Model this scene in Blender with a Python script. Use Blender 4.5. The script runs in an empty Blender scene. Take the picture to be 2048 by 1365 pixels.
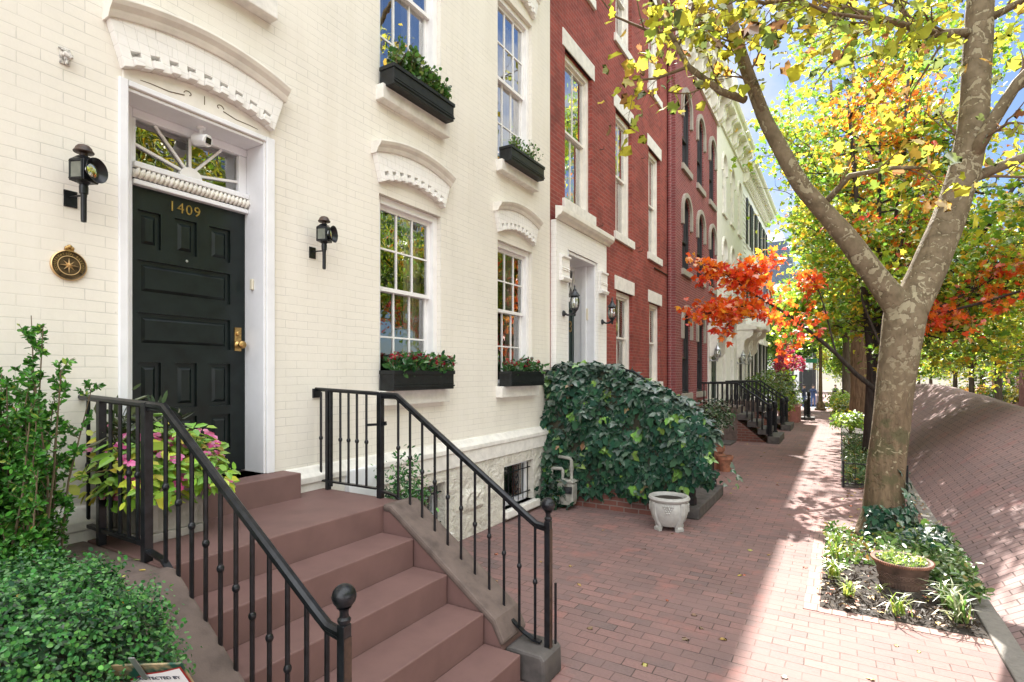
import bpy, math, random
import numpy as np
from mathutils import Vector, Matrix
random.seed(7)
R = math.radians
SC = bpy.context.scene
COL = SC.collection

# ------------------------------------------------------------------ camera, sky, sun, exposure
cam_d = bpy.data.cameras.new('camera'); cam = bpy.data.objects.new('camera', cam_d); COL.objects.link(cam)
cam.location = (0, 0, 2.0); cam.rotation_euler = (R(90), 0, R(31.25))
cam_d.sensor_width = 36; cam_d.lens = 19.0; cam_d.shift_y = 0.032
cam_d.clip_start = 0.05; cam_d.clip_end = 3000
SC.camera = cam
SUN_EL, SUN_AZ = R(44.4), R(11.9)          # azimuth measured from +Y towards -X
S = Vector((-math.sin(SUN_AZ)*math.cos(SUN_EL), math.cos(SUN_AZ)*math.cos(SUN_EL), math.sin(SUN_EL)))
w = bpy.data.worlds.new('World'); SC.world = w; w.use_nodes = True
nt = w.node_tree; nt.nodes.clear()
def wn(t, **k):
    n = nt.nodes.new(t)
    for a, b in k.items(): setattr(n, a, b)
    return n
sky = wn('ShaderNodeTexSky', sky_type='NISHITA', sun_disc=False, sun_elevation=SUN_EL, sun_rotation=-SUN_AZ)
sky.air_density = 1.0; sky.dust_density = 0.6; sky.ozone_density = 1.5
tc = wn('ShaderNodeTexCoord'); mp = wn('ShaderNodeMapping'); mp.inputs['Scale'].default_value = (1.0, 1.0, 2.2)
nz = wn('ShaderNodeTexNoise'); nz.inputs['Scale'].default_value = 3.1; nz.inputs['Detail'].default_value = 7; nz.inputs['Roughness'].default_value = .58
rp = wn('ShaderNodeValToRGB'); rp.color_ramp.elements[0].position = .5; rp.color_ramp.elements[1].position = .66
tint = wn('ShaderNodeMix', data_type='RGBA', blend_type='MULTIPLY'); tint.inputs[0].default_value = 1; tint.inputs[7].default_value = (.175, .205, .255, 1)
mx = wn('ShaderNodeMix', data_type='RGBA'); mx.inputs[7].default_value = (1.6, 1.65, 1.75, 1)      # small clouds
# unseen bright cloud bank overhead and behind the viewer, added to light the shade
dot = wn('ShaderNodeVectorMath', operation='DOT_PRODUCT'); dot.inputs[1].default_value = Vector((.45, -.72, .55)).normalized()
ad = wn('ShaderNodeMath', operation='MULTIPLY_ADD'); ad.inputs[1].default_value = .5
rp2 = wn('ShaderNodeValToRGB'); rp2.color_ramp.elements[0].position = .42; rp2.color_ramp.elements[1].position = .72
mx2 = wn('ShaderNodeMix', data_type='RGBA'); mx2.inputs[7].default_value = (6.6, 6.75, 7.0, 1)
bg = wn('ShaderNodeBackground'); bg.inputs[1].default_value = 0.15
out = wn('ShaderNodeOutputWorld')
L = nt.links.new
L(tc.outputs['Generated'], mp.inputs[0]); L(mp.outputs[0], nz.inputs['Vector']); L(nz.outputs[0], rp.inputs[0])
L(rp.outputs[0], mx.inputs[0]); L(sky.outputs[0], tint.inputs[6]); L(tint.outputs[2], mx.inputs[6])
L(tc.outputs['Generated'], dot.inputs[0]); L(nz.outputs[0], ad.inputs[0]); L(dot.outputs['Value'], ad.inputs[2]); L(ad.outputs[0], rp2.inputs[0])
L(rp2.outputs[0], mx2.inputs[0]); L(mx.outputs[2], mx2.inputs[6]); L(mx2.outputs[2], bg.inputs[0]); L(bg.outputs[0], out.inputs[0])
sun_d = bpy.data.lights.new('sun', 'SUN'); sun_d.energy = 5.0; sun_d.angle = R(.53); sun_d.color = (1, .95, .87)
sun = bpy.data.objects.new('sun', sun_d); COL.objects.link(sun); sun.rotation_euler = S.to_track_quat('Z', 'Y').to_euler()
sun.location = S*60
SC.view_settings.view_transform = 'Standard'; SC.view_settings.look = 'None'
SC.view_settings.exposure = 1.92; SC.view_settings.gamma = 1
SC.cycles.max_bounces = 8; SC.cycles.transparent_max_bounces = 12
SC.cycles.use_denoising = True

# ------------------------------------------------------------------ mesh helpers
ORG = {}
def org(o): return ORG.get(o.name, Vector((0, 0, 0))) if o else Vector((0, 0, 0))
class MB:
    def __init__(s): s.v = []; s.f = []
    def face(s, pts):
        b = len(s.v); s.v += [tuple(p) for p in pts]; s.f.append(tuple(range(b, b+len(pts))))
    def add(s, vs, fs):
        b = len(s.v); s.v += [tuple(p) for p in vs]; s.f += [tuple(i+b for i in f) for f in fs]
    def box(s, x0, x1, y0, y1, z0, z1):
        v = [(x, y, z) for x in (x0, x1) for y in (y0, y1) for z in (z0, z1)]
        s.add(v, [(0, 1, 3, 2), (4, 6, 7, 5), (0, 4, 5, 1), (2, 3, 7, 6), (0, 2, 6, 4), (1, 5, 7, 3)])
    def prism(s, poly, a, b, ax):
        """poly of 2D points swept from a to b along axis ax (0: poly=(y,z), 1: poly=(x,z), 2: poly=(x,y))"""
        def p(q, t): return [(t, q[0], q[1]), (q[0], t, q[1]), (q[0], q[1], t)][ax]
        n = len(poly)
        s.add([p(q, a) for q in poly]+[p(q, b) for q in poly],
              [tuple(range(n))[::-1], tuple(range(n, 2*n))]+[(i, (i+1) % n, n+(i+1) % n, n+i) for i in range(n)])
    def tube(s, pts, r, n=8, cap=True):
        pts = [Vector(p) for p in pts]; m = len(pts)
        rr = list(r) if hasattr(r, '__len__') else [r]*m
        t0 = (pts[1]-pts[0]).normalized()
        ref = Vector((0, 0, 1)) if abs(t0.z) < .9 else Vector((1, 0, 0))
        u = t0.cross(ref).normalized(); vs = []
        for i, p in enumerate(pts):
            t = (pts[min(i+1, m-1)]-pts[max(i-1, 0)]).normalized()
            u = (u-t*u.dot(t)).normalized(); w_ = t.cross(u)
            for k in range(n):
                a = 2*math.pi*(k+.5)/n
                vs.append(p+(u*math.cos(a)+w_*math.sin(a))*rr[i])
        fs = [(i*n+k, i*n+(k+1) % n, (i+1)*n+(k+1) % n, (i+1)*n+k) for i in range(m-1) for k in range(n)]
        if cap: fs += [tuple(range(n))[::-1], tuple(range((m-1)*n, m*n))]
        s.add(vs, fs)
    def rough_tube(s, pts, r, n=30, step=.07, amp=.05, seed=0):
        pts = [np.array(p, float) for p in pts]; P = []; Rr = []
        for a, b, ra, rb in zip(pts, pts[1:], r, r[1:]):
            m = max(1, int(np.linalg.norm(b-a)/step))
            for i in range(m): t = i/m; P.append(a*(1-t)+b*t); Rr.append(ra*(1-t)+rb*t)
        P.append(pts[-1]); Rr.append(r[-1])
        for _ in range(3):   # soften the kinks
            Q = P[:]
            for i in range(1, len(P)-1): Q[i] = (P[i-1]+2*P[i]+P[i+1])/4
            P = Q
        b = len(s.v); s.tube(P, Rr, n)
        rg = np.random.default_rng(seed); ph = rg.uniform(0, 6.28, 12)
        for i in range(len(P)):
            c = P[i]; z = i*step
            for k in range(n):
                a = 2*math.pi*k/n; q = np.array(s.v[b+i*n+k])
                f = math.sin(3*a+z*2.3+ph[0])*.5+math.sin(5*a-z*3.1+ph[1])*.35+math.sin(2*a+z*5.2+ph[2])*.35+math.sin(8*a+z*7+ph[3])*.2+math.sin(z*9+ph[4]+2*math.sin(a+ph[5]))*.25
                s.v[b+i*n+k] = tuple(c+(q-c)*(1+amp*f*.6))
    def lathe(s, prof, c=(0, 0, 0), n=20, ax=(0, 0, 1), cap=True):
        ax = Vector(ax).normalized(); ref = Vector((1, 0, 0)) if abs(ax.z) > .9 else Vector((0, 0, 1))
        u = ax.cross(ref).normalized(); w_ = ax.cross(u); c = Vector(c); m = len(prof)
        vs = [c+ax*z+(u*math.cos(2*math.pi*k/n)+w_*math.sin(2*math.pi*k/n))*max(r, 1e-4) for r, z in prof for k in range(n)]
        fs = [(i*n+k, i*n+(k+1) % n, (i+1)*n+(k+1) % n, (i+1)*n+k) for i in range(m-1) for k in range(n)]
        if cap: fs += [tuple(range(n))[::-1], tuple(range((m-1)*n, m*n))]
        s.add(vs, fs)
    def ball(s, c, r, n=14, m=9, sq=(1, 1, 1)):
        b = len(s.v)
        s.lathe([(r*math.sin(math.pi*i/m), -r*math.cos(math.pi*i/m)) for i in range(m+1)], (0, 0, 0), n)
        s.v[b:] = [(c[0]+p[0]*sq[0], c[1]+p[1]*sq[1], c[2]+p[2]*sq[2]) for p in s.v[b:]]
    def build(s, name, mat, parent=None, smooth=False, bevel=0, uv=None):
        o_ = org(parent)
        me = bpy.data.meshes.new(name)
        me.from_pydata([(p[0]-o_.x, p[1]-o_.y, p[2]-o_.z) for p in s.v], [], s.f)
        me.materials.append(mat)
        if smooth: me.shade_smooth() if hasattr(me, 'shade_smooth') else None
        if uv:
            ul = me.uv_layers.new(name='UVMap'); d = np.array([uv[l.vertex_index] for l in me.loops], dtype=np.float32)
            ul.data.foreach_set('uv', d.ravel())
        me.validate(); me.update()
        if smooth == 'auto': me.set_sharp_from_angle(angle=R(38))
        return put(name, me, parent, bevel)
def put(name, me, parent=None, bevel=0):
    o = bpy.data.objects.new(name, me); COL.objects.link(o)
    ORG[o.name] = org(parent)
    if parent: o.parent = parent
    if bevel:
        b = o.modifiers.new('bevel', 'BEVEL'); b.width = bevel; b.segments = 2; b.limit_method = 'ANGLE'; b.angle_limit = R(40)
    return o
def tag(o, label=None, cat=None, group=None, kind=None):
    for k, v in (('label', label), ('category', cat), ('group', group), ('kind', kind)):
        if v: o[k] = v
    return o
def thing(name, label, cat, loc, group=None):
    o = bpy.data.objects.new(name, None); COL.objects.link(o); o.location = loc; o.empty_display_size = .1
    ORG[o.name] = Vector(loc); return tag(o, label, cat, group)
def dup(root, loc, rotz=0, scale=1, label=None, group=None):
    def cp(o, par):
        c = o.copy(); COL.objects.link(c)
        if par: c.parent = par
        for ch in list(o.children): cp(ch, c)
        return c
    r = cp(root, None); r.location = loc; r.rotation_euler = (0, 0, rotz); r.scale = (scale,)*3
    ORG[r.name] = Vector(loc)
    if label: r['label'] = label
    if group: r['group'] = group
    return r
def text(mb, body, size, at, right, up, depth=.004, center=True, spacing=1):
    cu = bpy.data.curves.new('t', 'FONT'); cu.body = body; cu.size = size; cu.extrude = depth; cu.resolution_u = 3
    cu.space_character = spacing
    if center: cu.align_x = 'CENTER'
    o = bpy.data.objects.new('t', cu); COL.objects.link(o); bpy.context.view_layer.update()
    me = bpy.data.meshes.new_from_object(o.evaluated_get(bpy.context.evaluated_depsgraph_get()))
    at, right, up = Vector(at), Vector(right).normalized(), Vector(up).normalized(); n = right.cross(up)
    mb.add([at+right*v.co.x+up*v.co.y+n*v.co.z for v in me.vertices], [tuple(p.vertices) for p in me.polygons])
    bpy.data.objects.remove(o); bpy.data.curves.remove(cu); bpy.data.meshes.remove(me)

# ------------------------------------------------------------------ materials
class M:
    def __init__(s, name, rough=.6, metal=0, spec=.5):
        s.m = bpy.data.materials.new(name); s.m.use_nodes = True; s.t = s.m.node_tree
        s.b = s.t.nodes['Principled BSDF']; s.b.inputs['Roughness'].default_value = rough; s.b.inputs['Metallic'].default_value = metal
        s.b.inputs['Specular IOR Level'].default_value = spec
        s.o = s.t.nodes['Material Output']
    def n(s, t, ins=None, **k):
        x = s.t.nodes.new(t)
        for a, b in k.items(): setattr(x, a, b)
        for a, b in (ins or {}).items():
            if hasattr(b, 'is_output'): s.t.links.new(b, x.inputs[a])
            else: x.inputs[a].default_value = b
        return x
    def link(s, a, b): s.t.links.new(a, b)
    def noise(s, vec, scale, detail=4, rough=.55):
        return s.n('ShaderNodeTexNoise', {'Vector': vec, 'Scale': scale, 'Detail': detail, 'Roughness': rough}).outputs[0]
    def ramp(s, fac, stops, mode='LINEAR'):
        r = s.n('ShaderNodeValToRGB', {0: fac}); cr = r.color_ramp; cr.interpolation = mode
        while len(cr.elements) < len(stops): cr.elements.new(.5)
        for e, (p, c) in zip(cr.elements, stops): e.position = p; e.color = (*c, 1) if len(c) == 3 else c
        return r.outputs[0]
    def mix(s, f, a, b, blend='MIX'):
        x = s.n('ShaderNodeMix', data_type='RGBA', blend_type=blend)
        for i, v in ((0, f), (6, a), (7, b)):
            if hasattr(v, 'is_output'): s.link(v, x.inputs[i])
            else: x.inputs[i].default_value = v if i == 0 else (*v, 1)
        return x.outputs[2]
    def bump(s, h, strength=.3, dist=.01):
        b = s.n('ShaderNodeBump', {'Height': h, 'Strength': strength, 'Distance': dist}); s.link(b.outputs[0], s.b.inputs['Normal']); return b
    def obj(s): return s.n('ShaderNodeTexCoord').outputs['Object']
    def pos(s): return s.n('ShaderNodeNewGeometry').outputs['Position']
def g(v): return (v, v, v)
def plain(name, col, rough=.6, metal=0, var=.12, scale=6, bump=.1, bscale=60, spec=.5):
    m = M(name, rough, metal, spec); p = m.obj()
    f = m.noise(p, scale, 5)
    lo = tuple(max(0, c*(1-var*2.2)) for c in col); hi = tuple(min(1, c*(1+var*1.6)) for c in col)
    m.link(m.ramp(f, [(.25, lo), (.5, col), (.78, hi)]), m.b.inputs['Base Color'])
    if bump: m.bump(m.noise(p, bscale, 4), bump, .004)
    return m.m
def bricks(name, c1, c2, mortar, bw=.21, rh=.07, ms=.004, mode='wall', rough=.85, var=.25, bump=.5, vscale=1.3, stain=None, soft=.1, off=.5, bias=0, tint=None, speck=.35, gap=0, streak=0):
    m = M(name, rough, spec=.25)
    if mode == 'uv': vec = m.n('ShaderNodeUVMap').outputs[0]; p = m.pos()
    else:
        p = m.pos(); sx = m.n('ShaderNodeSeparateXYZ', {0: p})
        if mode == 'wall':
            a = m.n('ShaderNodeMath', {0: sx.outputs[0], 1: sx.outputs[1]}, operation='ADD').outputs[0]
            vec = m.n('ShaderNodeCombineXYZ', {0: a, 1: sx.outputs[2]}).outputs[0]
        else: vec = m.n('ShaderNodeCombineXYZ', {0: sx.outputs[0], 1: sx.outputs[1]}).outputs[0]
    wob = m.n('ShaderNodeTexNoise', {'Vector': vec, 'Scale': 3.0, 'Detail': 3.0}).outputs['Color']
    wv = m.n('ShaderNodeVectorMath', {0: wob, 1: (.5, .5, .5)}, operation='SUBTRACT').outputs[0]
    wv = m.n('ShaderNodeVectorMath', {0: wv, 'Scale': .02}, operation='SCALE').outputs[0]
    vec2 = m.n('ShaderNodeVectorMath', {0: vec, 1: wv}, operation='ADD').outputs[0]
    br = m.n('ShaderNodeTexBrick', {'Vector': vec2, 'Color1': (*c1, 1), 'Color2': (*c2, 1), 'Mortar': (*mortar, 1), 'Scale': 1.0, 'Mortar Size': ms,
             'Mortar Smooth': soft, 'Bias': bias, 'Brick Width': bw, 'Row Height': rh}, offset=off)
    col = br.outputs[0]
    f = m.noise(p, vscale, 6, .6)
    col = m.mix(1.0, col, m.ramp(f, [(.25, g(1-var)), (.5, g(1)), (.8, g(1+var*.6))]), 'MULTIPLY')
    f2 = m.noise(p, 45, 3, .7)
    col = m.mix(speck, col, m.ramp(f2, [(.3, g(.7)), (.6, g(1.1))]), 'MULTIPLY')
    if gap:   # joints only show here and there
        gm = m.ramp(m.noise(p, 2.3, 5, .65), [(.4, g(0)), (.62, g(1))])
        base = m.mix(1.0, m.mix(.5, c1, c2), m.ramp(f, [(.25, g(1-var)), (.5, g(1)), (.8, g(1+var*.6))]), 'MULTIPLY')
        k = m.n('ShaderNodeMath', {0: gm, 1: gap}, operation='MULTIPLY').outputs[0]
        col = m.mix(k, col, base)
    if tint:
        ft = m.ramp(m.noise(p, tint[1], 5, .6), [(tint[2], g(0)), (tint[2]+.15, g(1))])
        k = m.n('ShaderNodeMath', {0: ft, 1: tint[3]}, operation='MULTIPLY').outputs[0]
        col = m.mix(k, col, tint[0])
    if streak:   # faint rain streaks and scuffs in the paint
        sv = m.noise(m.n('ShaderNodeMapping', {0: p, 'Scale': (5, 5, .45)}).outputs[0], 1, 6, .65); col = m.mix(streak, col, m.ramp(sv, [(.3, (.70, .66, .58)), (.52, g(1))]), 'MULTIPLY')
        sp = m.noise(p, 17, 2, .5); col = m.mix(m.ramp(sp, [(.76, g(0)), (.78, g(.4))]), col, (.42, .37, .30))
    m.link(col, m.b.inputs['Base Color'])
    h = m.n('ShaderNodeMath', {0: br.outputs[1], 1: -1.0}, operation='MULTIPLY').outputs[0]
    h = m.n('ShaderNodeMath', {0: h, 1: m.n('ShaderNodeMath', {0: f2, 1: .3}, operation='MULTIPLY').outputs[0]}, operation='ADD').outputs[0]
    m.bump(h, bump, .006)
    return m.m
def leafmat(name, trans=.45, rough=.45, gloss=.25):
    m = M(name, rough); m.t.nodes.remove(m.b)
    c = m.n('ShaderNodeAttribute', attribute_name='leaf_colour').outputs[0]
    d = m.n('ShaderNodeBsdfDiffuse', {0: c}); t = m.n('ShaderNodeBsdfTranslucent', {0: c})
    a = m.n('ShaderNodeMixShader', {0: trans, 1: d.outputs[0], 2: t.outputs[0]})
    gl = m.n('ShaderNodeBsdfGlossy', {0: (1, 1, 1, 1), 'Roughness': rough}); fr = m.n('ShaderNodeFresnel', {0: 1.4})
    k = m.n('ShaderNodeMath', {0: fr.outputs[0], 1: gloss}, operation='MULTIPLY')
    b = m.n('ShaderNodeMixShader', {0: k.outputs[0], 1: a.outputs[0], 2: gl.outputs[0]})
    m.link(b.outputs[0], m.o.inputs[0]); return m.m
def glassmat(name, base=.16, wave=.12, tint=(1, 1, 1)):
    m = M(name); m.t.nodes.remove(m.b)
    tr = m.n('ShaderNodeBsdfTransparent', {0: (.86*tint[0], .9*tint[1], .88*tint[2], 1)}); gl = m.n('ShaderNodeBsdfGlossy', {0: (1, 1, 1, 1), 'Roughness': .01})
    p = m.pos(); bp = m.n('ShaderNodeBump', {'Height': m.noise(p, 3.5, 2), 'Strength': wave, 'Distance': .03})
    m.link(bp.outputs[0], gl.inputs['Normal'])
    fr = m.n('ShaderNodeFresnel', {0: 1.55}); k = m.n('ShaderNodeMath', {0: fr.outputs[0], 1: base}, operation='ADD', use_clamp=True)
    x = m.n('ShaderNodeMixShader', {0: k.outputs[0], 1: tr.outputs[0], 2: gl.outputs[0]}); m.link(x.outputs[0], m.o.inputs[0]); return m.m
def barkmat(name, a, b, scale=(14, 14, 2.5), bump=.9):
    m = M(name, .9, spec=.2); p = m.obj(); v = m.n('ShaderNodeMapping', {0: p, 'Scale': scale}).outputs[0]
    f = m.noise(v, 1.0, 7, .65); m.link(m.ramp(f, [(.3, a), (.7, b)]), m.b.inputs['Base Color']); m.bump(f, bump, .03); return m.m
def sycamore_bark():
    m = M('sycamore_bark', .8, spec=.25); p = m.obj()
    w_ = m.n('ShaderNodeVectorMath', {0: p, 1: m.n('ShaderNodeTexNoise', {'Vector': p, 'Scale': 4.0, 'Detail': 4.0}).outputs['Color']}, operation='ADD').outputs[0]
    v = m.n('ShaderNodeMapping', {0: w_, 'Scale': (1, 1, .62)}).outputs[0]
    f = m.noise(v, 6.5, 1.5, .4)
    z = m.n('ShaderNodeSeparateXYZ', {0: p}).outputs[2]
    olive = m.mix(m.ramp(m.noise(p, 9, 5), [(.35, g(0)), (.65, g(1))]), (.125, .096, .058), (.21, .163, .105))
    c = m.mix(m.ramp(f, [(.605, g(0)), (.61, g(1))]), olive, (.31, .268, .178))
    c = m.mix(m.ramp(m.noise(v, 11, 1.5, .4), [(.69, g(0)), (.695, g(1))]), c, (.34, .30, .20))
    low = m.mix(m.ramp(m.noise(m.n('ShaderNodeMapping', {0: p, 'Scale': (16, 16, 4)}).outputs[0], 1, 6, .7), [(.3, g(0)), (.7, g(1))]), (.08, .055, .033), (.20, .14, .085))
    low = m.mix(m.ramp(m.noise(p, 4.5, 5, .65), [(.5, g(0)), (.6, g(.75))]), low, (.075, .072, .034))
    low = m.mix(m.ramp(m.noise(v, 8, 2, .5), [(.64, g(0)), (.66, g(.7))]), low, (.33, .28, .18))
    zz = m.n('ShaderNodeMath', {0: m.n('ShaderNodeMath', {0: m.noise(p, 3, 4), 1: 1.6}, operation='MULTIPLY').outputs[0], 1: z}, operation='ADD').outputs[0]
    k = m.n('ShaderNodeMapRange', {0: zz, 1: 2.2, 2: 3.4, 3: 0.0, 4: 1.0}).outputs[0]
    c = m.mix(k, low, c)
    m.link(c, m.b.inputs['Base Color'])
    hh = m.n('ShaderNodeMath', {0: m.noise(m.n('ShaderNodeMapping', {0: p, 'Scale': (30, 30, 9)}).outputs[0], 1, 6), 1: m.n('ShaderNodeMath', {0: m.ramp(f, [(.56, g(0)), (.61, g(1))]), 1: -.55}, operation='MULTIPLY').outputs[0]}, operation='ADD').outputs[0]
    m.bump(hh, .75, .02); return m.m
def stonemat(name, col, scale=5, bump=1.0, dist=.04):
    m = M(name, .8, spec=.25); p = m.pos(); f = m.noise(p, scale, 6, .6)
    m.link(m.ramp(f, [(.25, tuple(c*.8 for c in col)), (.6, col), (.8, tuple(min(1, c*1.08) for c in col))]), m.b.inputs['Base Color']); m.bump(f, bump, dist); return m.m

MAT = dict(
    cream=bricks('cream_painted_brick', (.77, .73, .648), (.755, .715, .633), (.59, .56, .5), .215, .068, .003, var=.07, bump=.35, vscale=.9, speck=.08, soft=.4, gap=.85, streak=.16),
    white_brick=bricks('white_painted_brick', (.83, .81, .77), (.80, .78, .74), (.66, .64, .6), .215, .068, .0035, var=.05, bump=.4, speck=.1, soft=.3, gap=.6),
    red=bricks('red_brick', (.31, .068, .052), (.215, .05, .042), (.29, .13, .105), .215, .070, .006, var=.3, bump=.5, vscale=1.6, tint=((.12, .04, .035), 2.2, .55, .5)),
    dark_red=bricks('dark_red_brick', (.26, .068, .066), (.20, .056, .056), (.33, .2, .19), .215, .07, .006, var=.2, bump=.4),
    low_brick=bricks('weathered_red_brick', (.20, .075, .055), (.13, .06, .05), (.2, .16, .14), .215, .075, .008, var=.3, bump=.6),
    paver=bricks('brick_paving', (.262, .152, .138), (.16, .12, .115), (.075, .055, .048), .215, .108, .004, mode='flat', var=.22, bump=.6, vscale=.8, tint=((.33, .15, .13), 2.6, .56, .6), gap=.8, bias=-.1, speck=.5),
    bank=bricks('bank_brick_paving', (.31, .205, .19), (.235, .175, .17), (.075, .055, .05), .235, .118, .006, mode='uv', var=.2, bump=.7, vscale=.8, tint=((.36, .16, .15), 2.2, .56, .5), gap=.45, speck=.5),
    edge_brick=bricks('edging_brick', (.33, .21, .18), (.28, .18, .16), (.1, .08, .07), .108, .215, .004, mode='flat', var=.2, bump=.5),
    white=plain('white_paint', (.80, .785, .77), .45, var=.04, bump=.08),
    white_cool=plain('cool_white_paint', (.78, .78, .80), .45, var=.03, bump=.05),
    offwhite=plain('ivory_trim_paint', (.76, .725, .655), .55, var=.07, bump=.15),
    stone_white=stonemat('white_painted_stone', (.76, .73, .67), 9, .35, .02),
    rough_stone=stonemat('rough_painted_stone', (.70, .665, .58), 7, 1.0, .09),
    stone=stonemat('grey_sandstone', (.36, .32, .27), 12, .3, .01),
    brown=plain('brown_step_paint', (.168, .096, .086), .6, var=.07, scale=5, bump=.08, spec=.35),
    brownstone=plain('worn_brownstone', (.135, .10, .085), .85, var=.18, scale=9, bump=.35, bscale=120),
    dark_stone=plain('dark_step_stone', (.085, .075, .07), .75, var=.25, scale=7, bump=.25),
    iron=plain('black_iron_paint', (.009, .010, .012), .3, var=.5, scale=22, bump=.12, bscale=90, spec=.35),
    iron_rust=plain('rusty_black_iron', (.05, .028, .018), .5, var=.6, scale=18, bump=.3, bscale=90),
    door=plain('black_green_gloss_paint', (.006, .0105, .010), .32, var=.3, scale=9, bump=.07, bscale=40, spec=.35),
    green_door=plain('dark_green_door_paint', (.02, .04, .037), .4, var=.15, bump=.05),
    box=plain('black_window_box_paint', (.009, .011, .012), .4, var=.4, scale=14, bump=.1, spec=.35),
    gilt=plain('gilt_star', (.62, .42, .2), .35, .55, var=.1, bump=0), brass=plain('aged_brass', (.45, .29, .11), .33, 1, var=.25, scale=25, bump=.1),
    bronze=plain('dark_bronze', (.09, .06, .03), .45, .8, var=.4, scale=30, bump=.15),
    glass=glassmat('old_window_glass', .2), glass_hi=glassmat('reflective_window_glass', .42, .06), lens=glassmat('lamp_glass', .22, .05),
    side_glass=plain('dark_lamp_glass', (.16, .17, .14), .08, var=.2, bump=0, spec=.8), mirror=plain('lamp_reflector', (.8, .8, .75), .12, 1, var=.05, bump=0),
    dark=plain('dark_room', (.025, .026, .025), .9, bump=0), curtain=plain('pale_curtain', (.55, .53, .47), .9, var=.1, bump=.1),
    blind=plain('pale_blind', (.62, .58, .5), .8, var=.06, bump=.05),
    granite=stonemat('granite_kerb', (.22, .20, .18), 22, .8, .02),
    asphalt=plain('asphalt', (.06, .06, .06), .9, var=.2, scale=3, bump=.4, bscale=200),
    earth=plain('earth', (.09, .075, .05), .95, var=.3, scale=2, bump=.4),
    soil=plain('dark_mulch', (.035, .026, .02), .95, var=.5, scale=26, bump=1, bscale=60),
    terracotta=plain('weathered_terracotta', (.29, .12, .07), .75, var=.35, scale=8, bump=.2),
    terra_dark=plain('sooty_terracotta', (.115, .068, .05), .75, var=.55, scale=5, bump=.35),
    cast_stone=stonemat('cast_stone', (.42, .41, .385), 16, .5, .012),
    grey_wood=plain('grey_planter_stone', (.30, .27, .245), .85, var=.2, scale=8, bump=.25),
    meter=plain('pale_meter_paint', (.34, .33, .29), .5, var=.2, scale=12, bump=.15),
    lantern=plain('grey_lantern_metal', (.05, .053, .058), .4, .6, var=.4, scale=25, bump=.2),
    slate=bricks('slate_roof', (.10, .13, .17), (.075, .10, .14), (.04, .05, .06), .4, .3, .02, var=.2, bump=.5),
    pale_wall=plain('pale_far_wall', (.68, .68, .68), .8, var=.04, bump=0),
    clap=plain('white_clapboard', (.78, .76, .72), .55, var=.04, bump=.05), cream_stucco=plain('cream_stucco', (.76, .73, .67), .75, var=.04, bump=.12),
    shutter=plain('black_shutter', (.018, .016, .018), .5, var=.2, bump=0), far_brick=plain('far_brick', (.30, .12, .095), .85, var=.15, bump=0),
    bark=barkmat('maple_bark', (.06, .045, .035), (.14, .105, .075)), bark_dark=barkmat('dark_bark', (.025, .02, .018), (.075, .06, .05), (20, 20, 4), .6),
    bark_brown=barkmat('furrowed_brown_bark', (.075, .045, .028), (.27, .17, .105), (24, 24, 3), 1), twig=plain('twig', (.16, .105, .06), .9, bump=0, var=.2),
    syc=sycamore_bark(),
    leaf=leafmat('tree_leaf', .6, .5, .15), leaf_gloss=leafmat('glossy_leaf', .22, .5, .22), shrub_leaf=leafmat('shrub_leaf', .25, .55, .09), petal=leafmat('petal', .4, .6, .1),
    litter=leafmat('fallen_leaf', .15, .7, .1), core=plain('shade_core', (.045, .042, .026), 1, bump=0),  # core: dark twig brown that stands in for shade inside the foliage
    plastic=plain('ivory_plastic', (.7, .64, .5), .4, var=.03, bump=0), white_plastic=plain('white_plastic', (.8, .8, .8), .35, var=.02, bump=0),
    black_plastic=plain('black_plastic', (.01, .01, .012), .2, bump=0), black_text=plain('navy_lettering', (.012, .018, .05), .5, bump=0),
    scroll=plain('dark_incised_line', (.12, .09, .06), .9, bump=0), zinc=plain('galvanised_strap', (.45, .46, .48), .35, .8, bump=.05),
)
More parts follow.
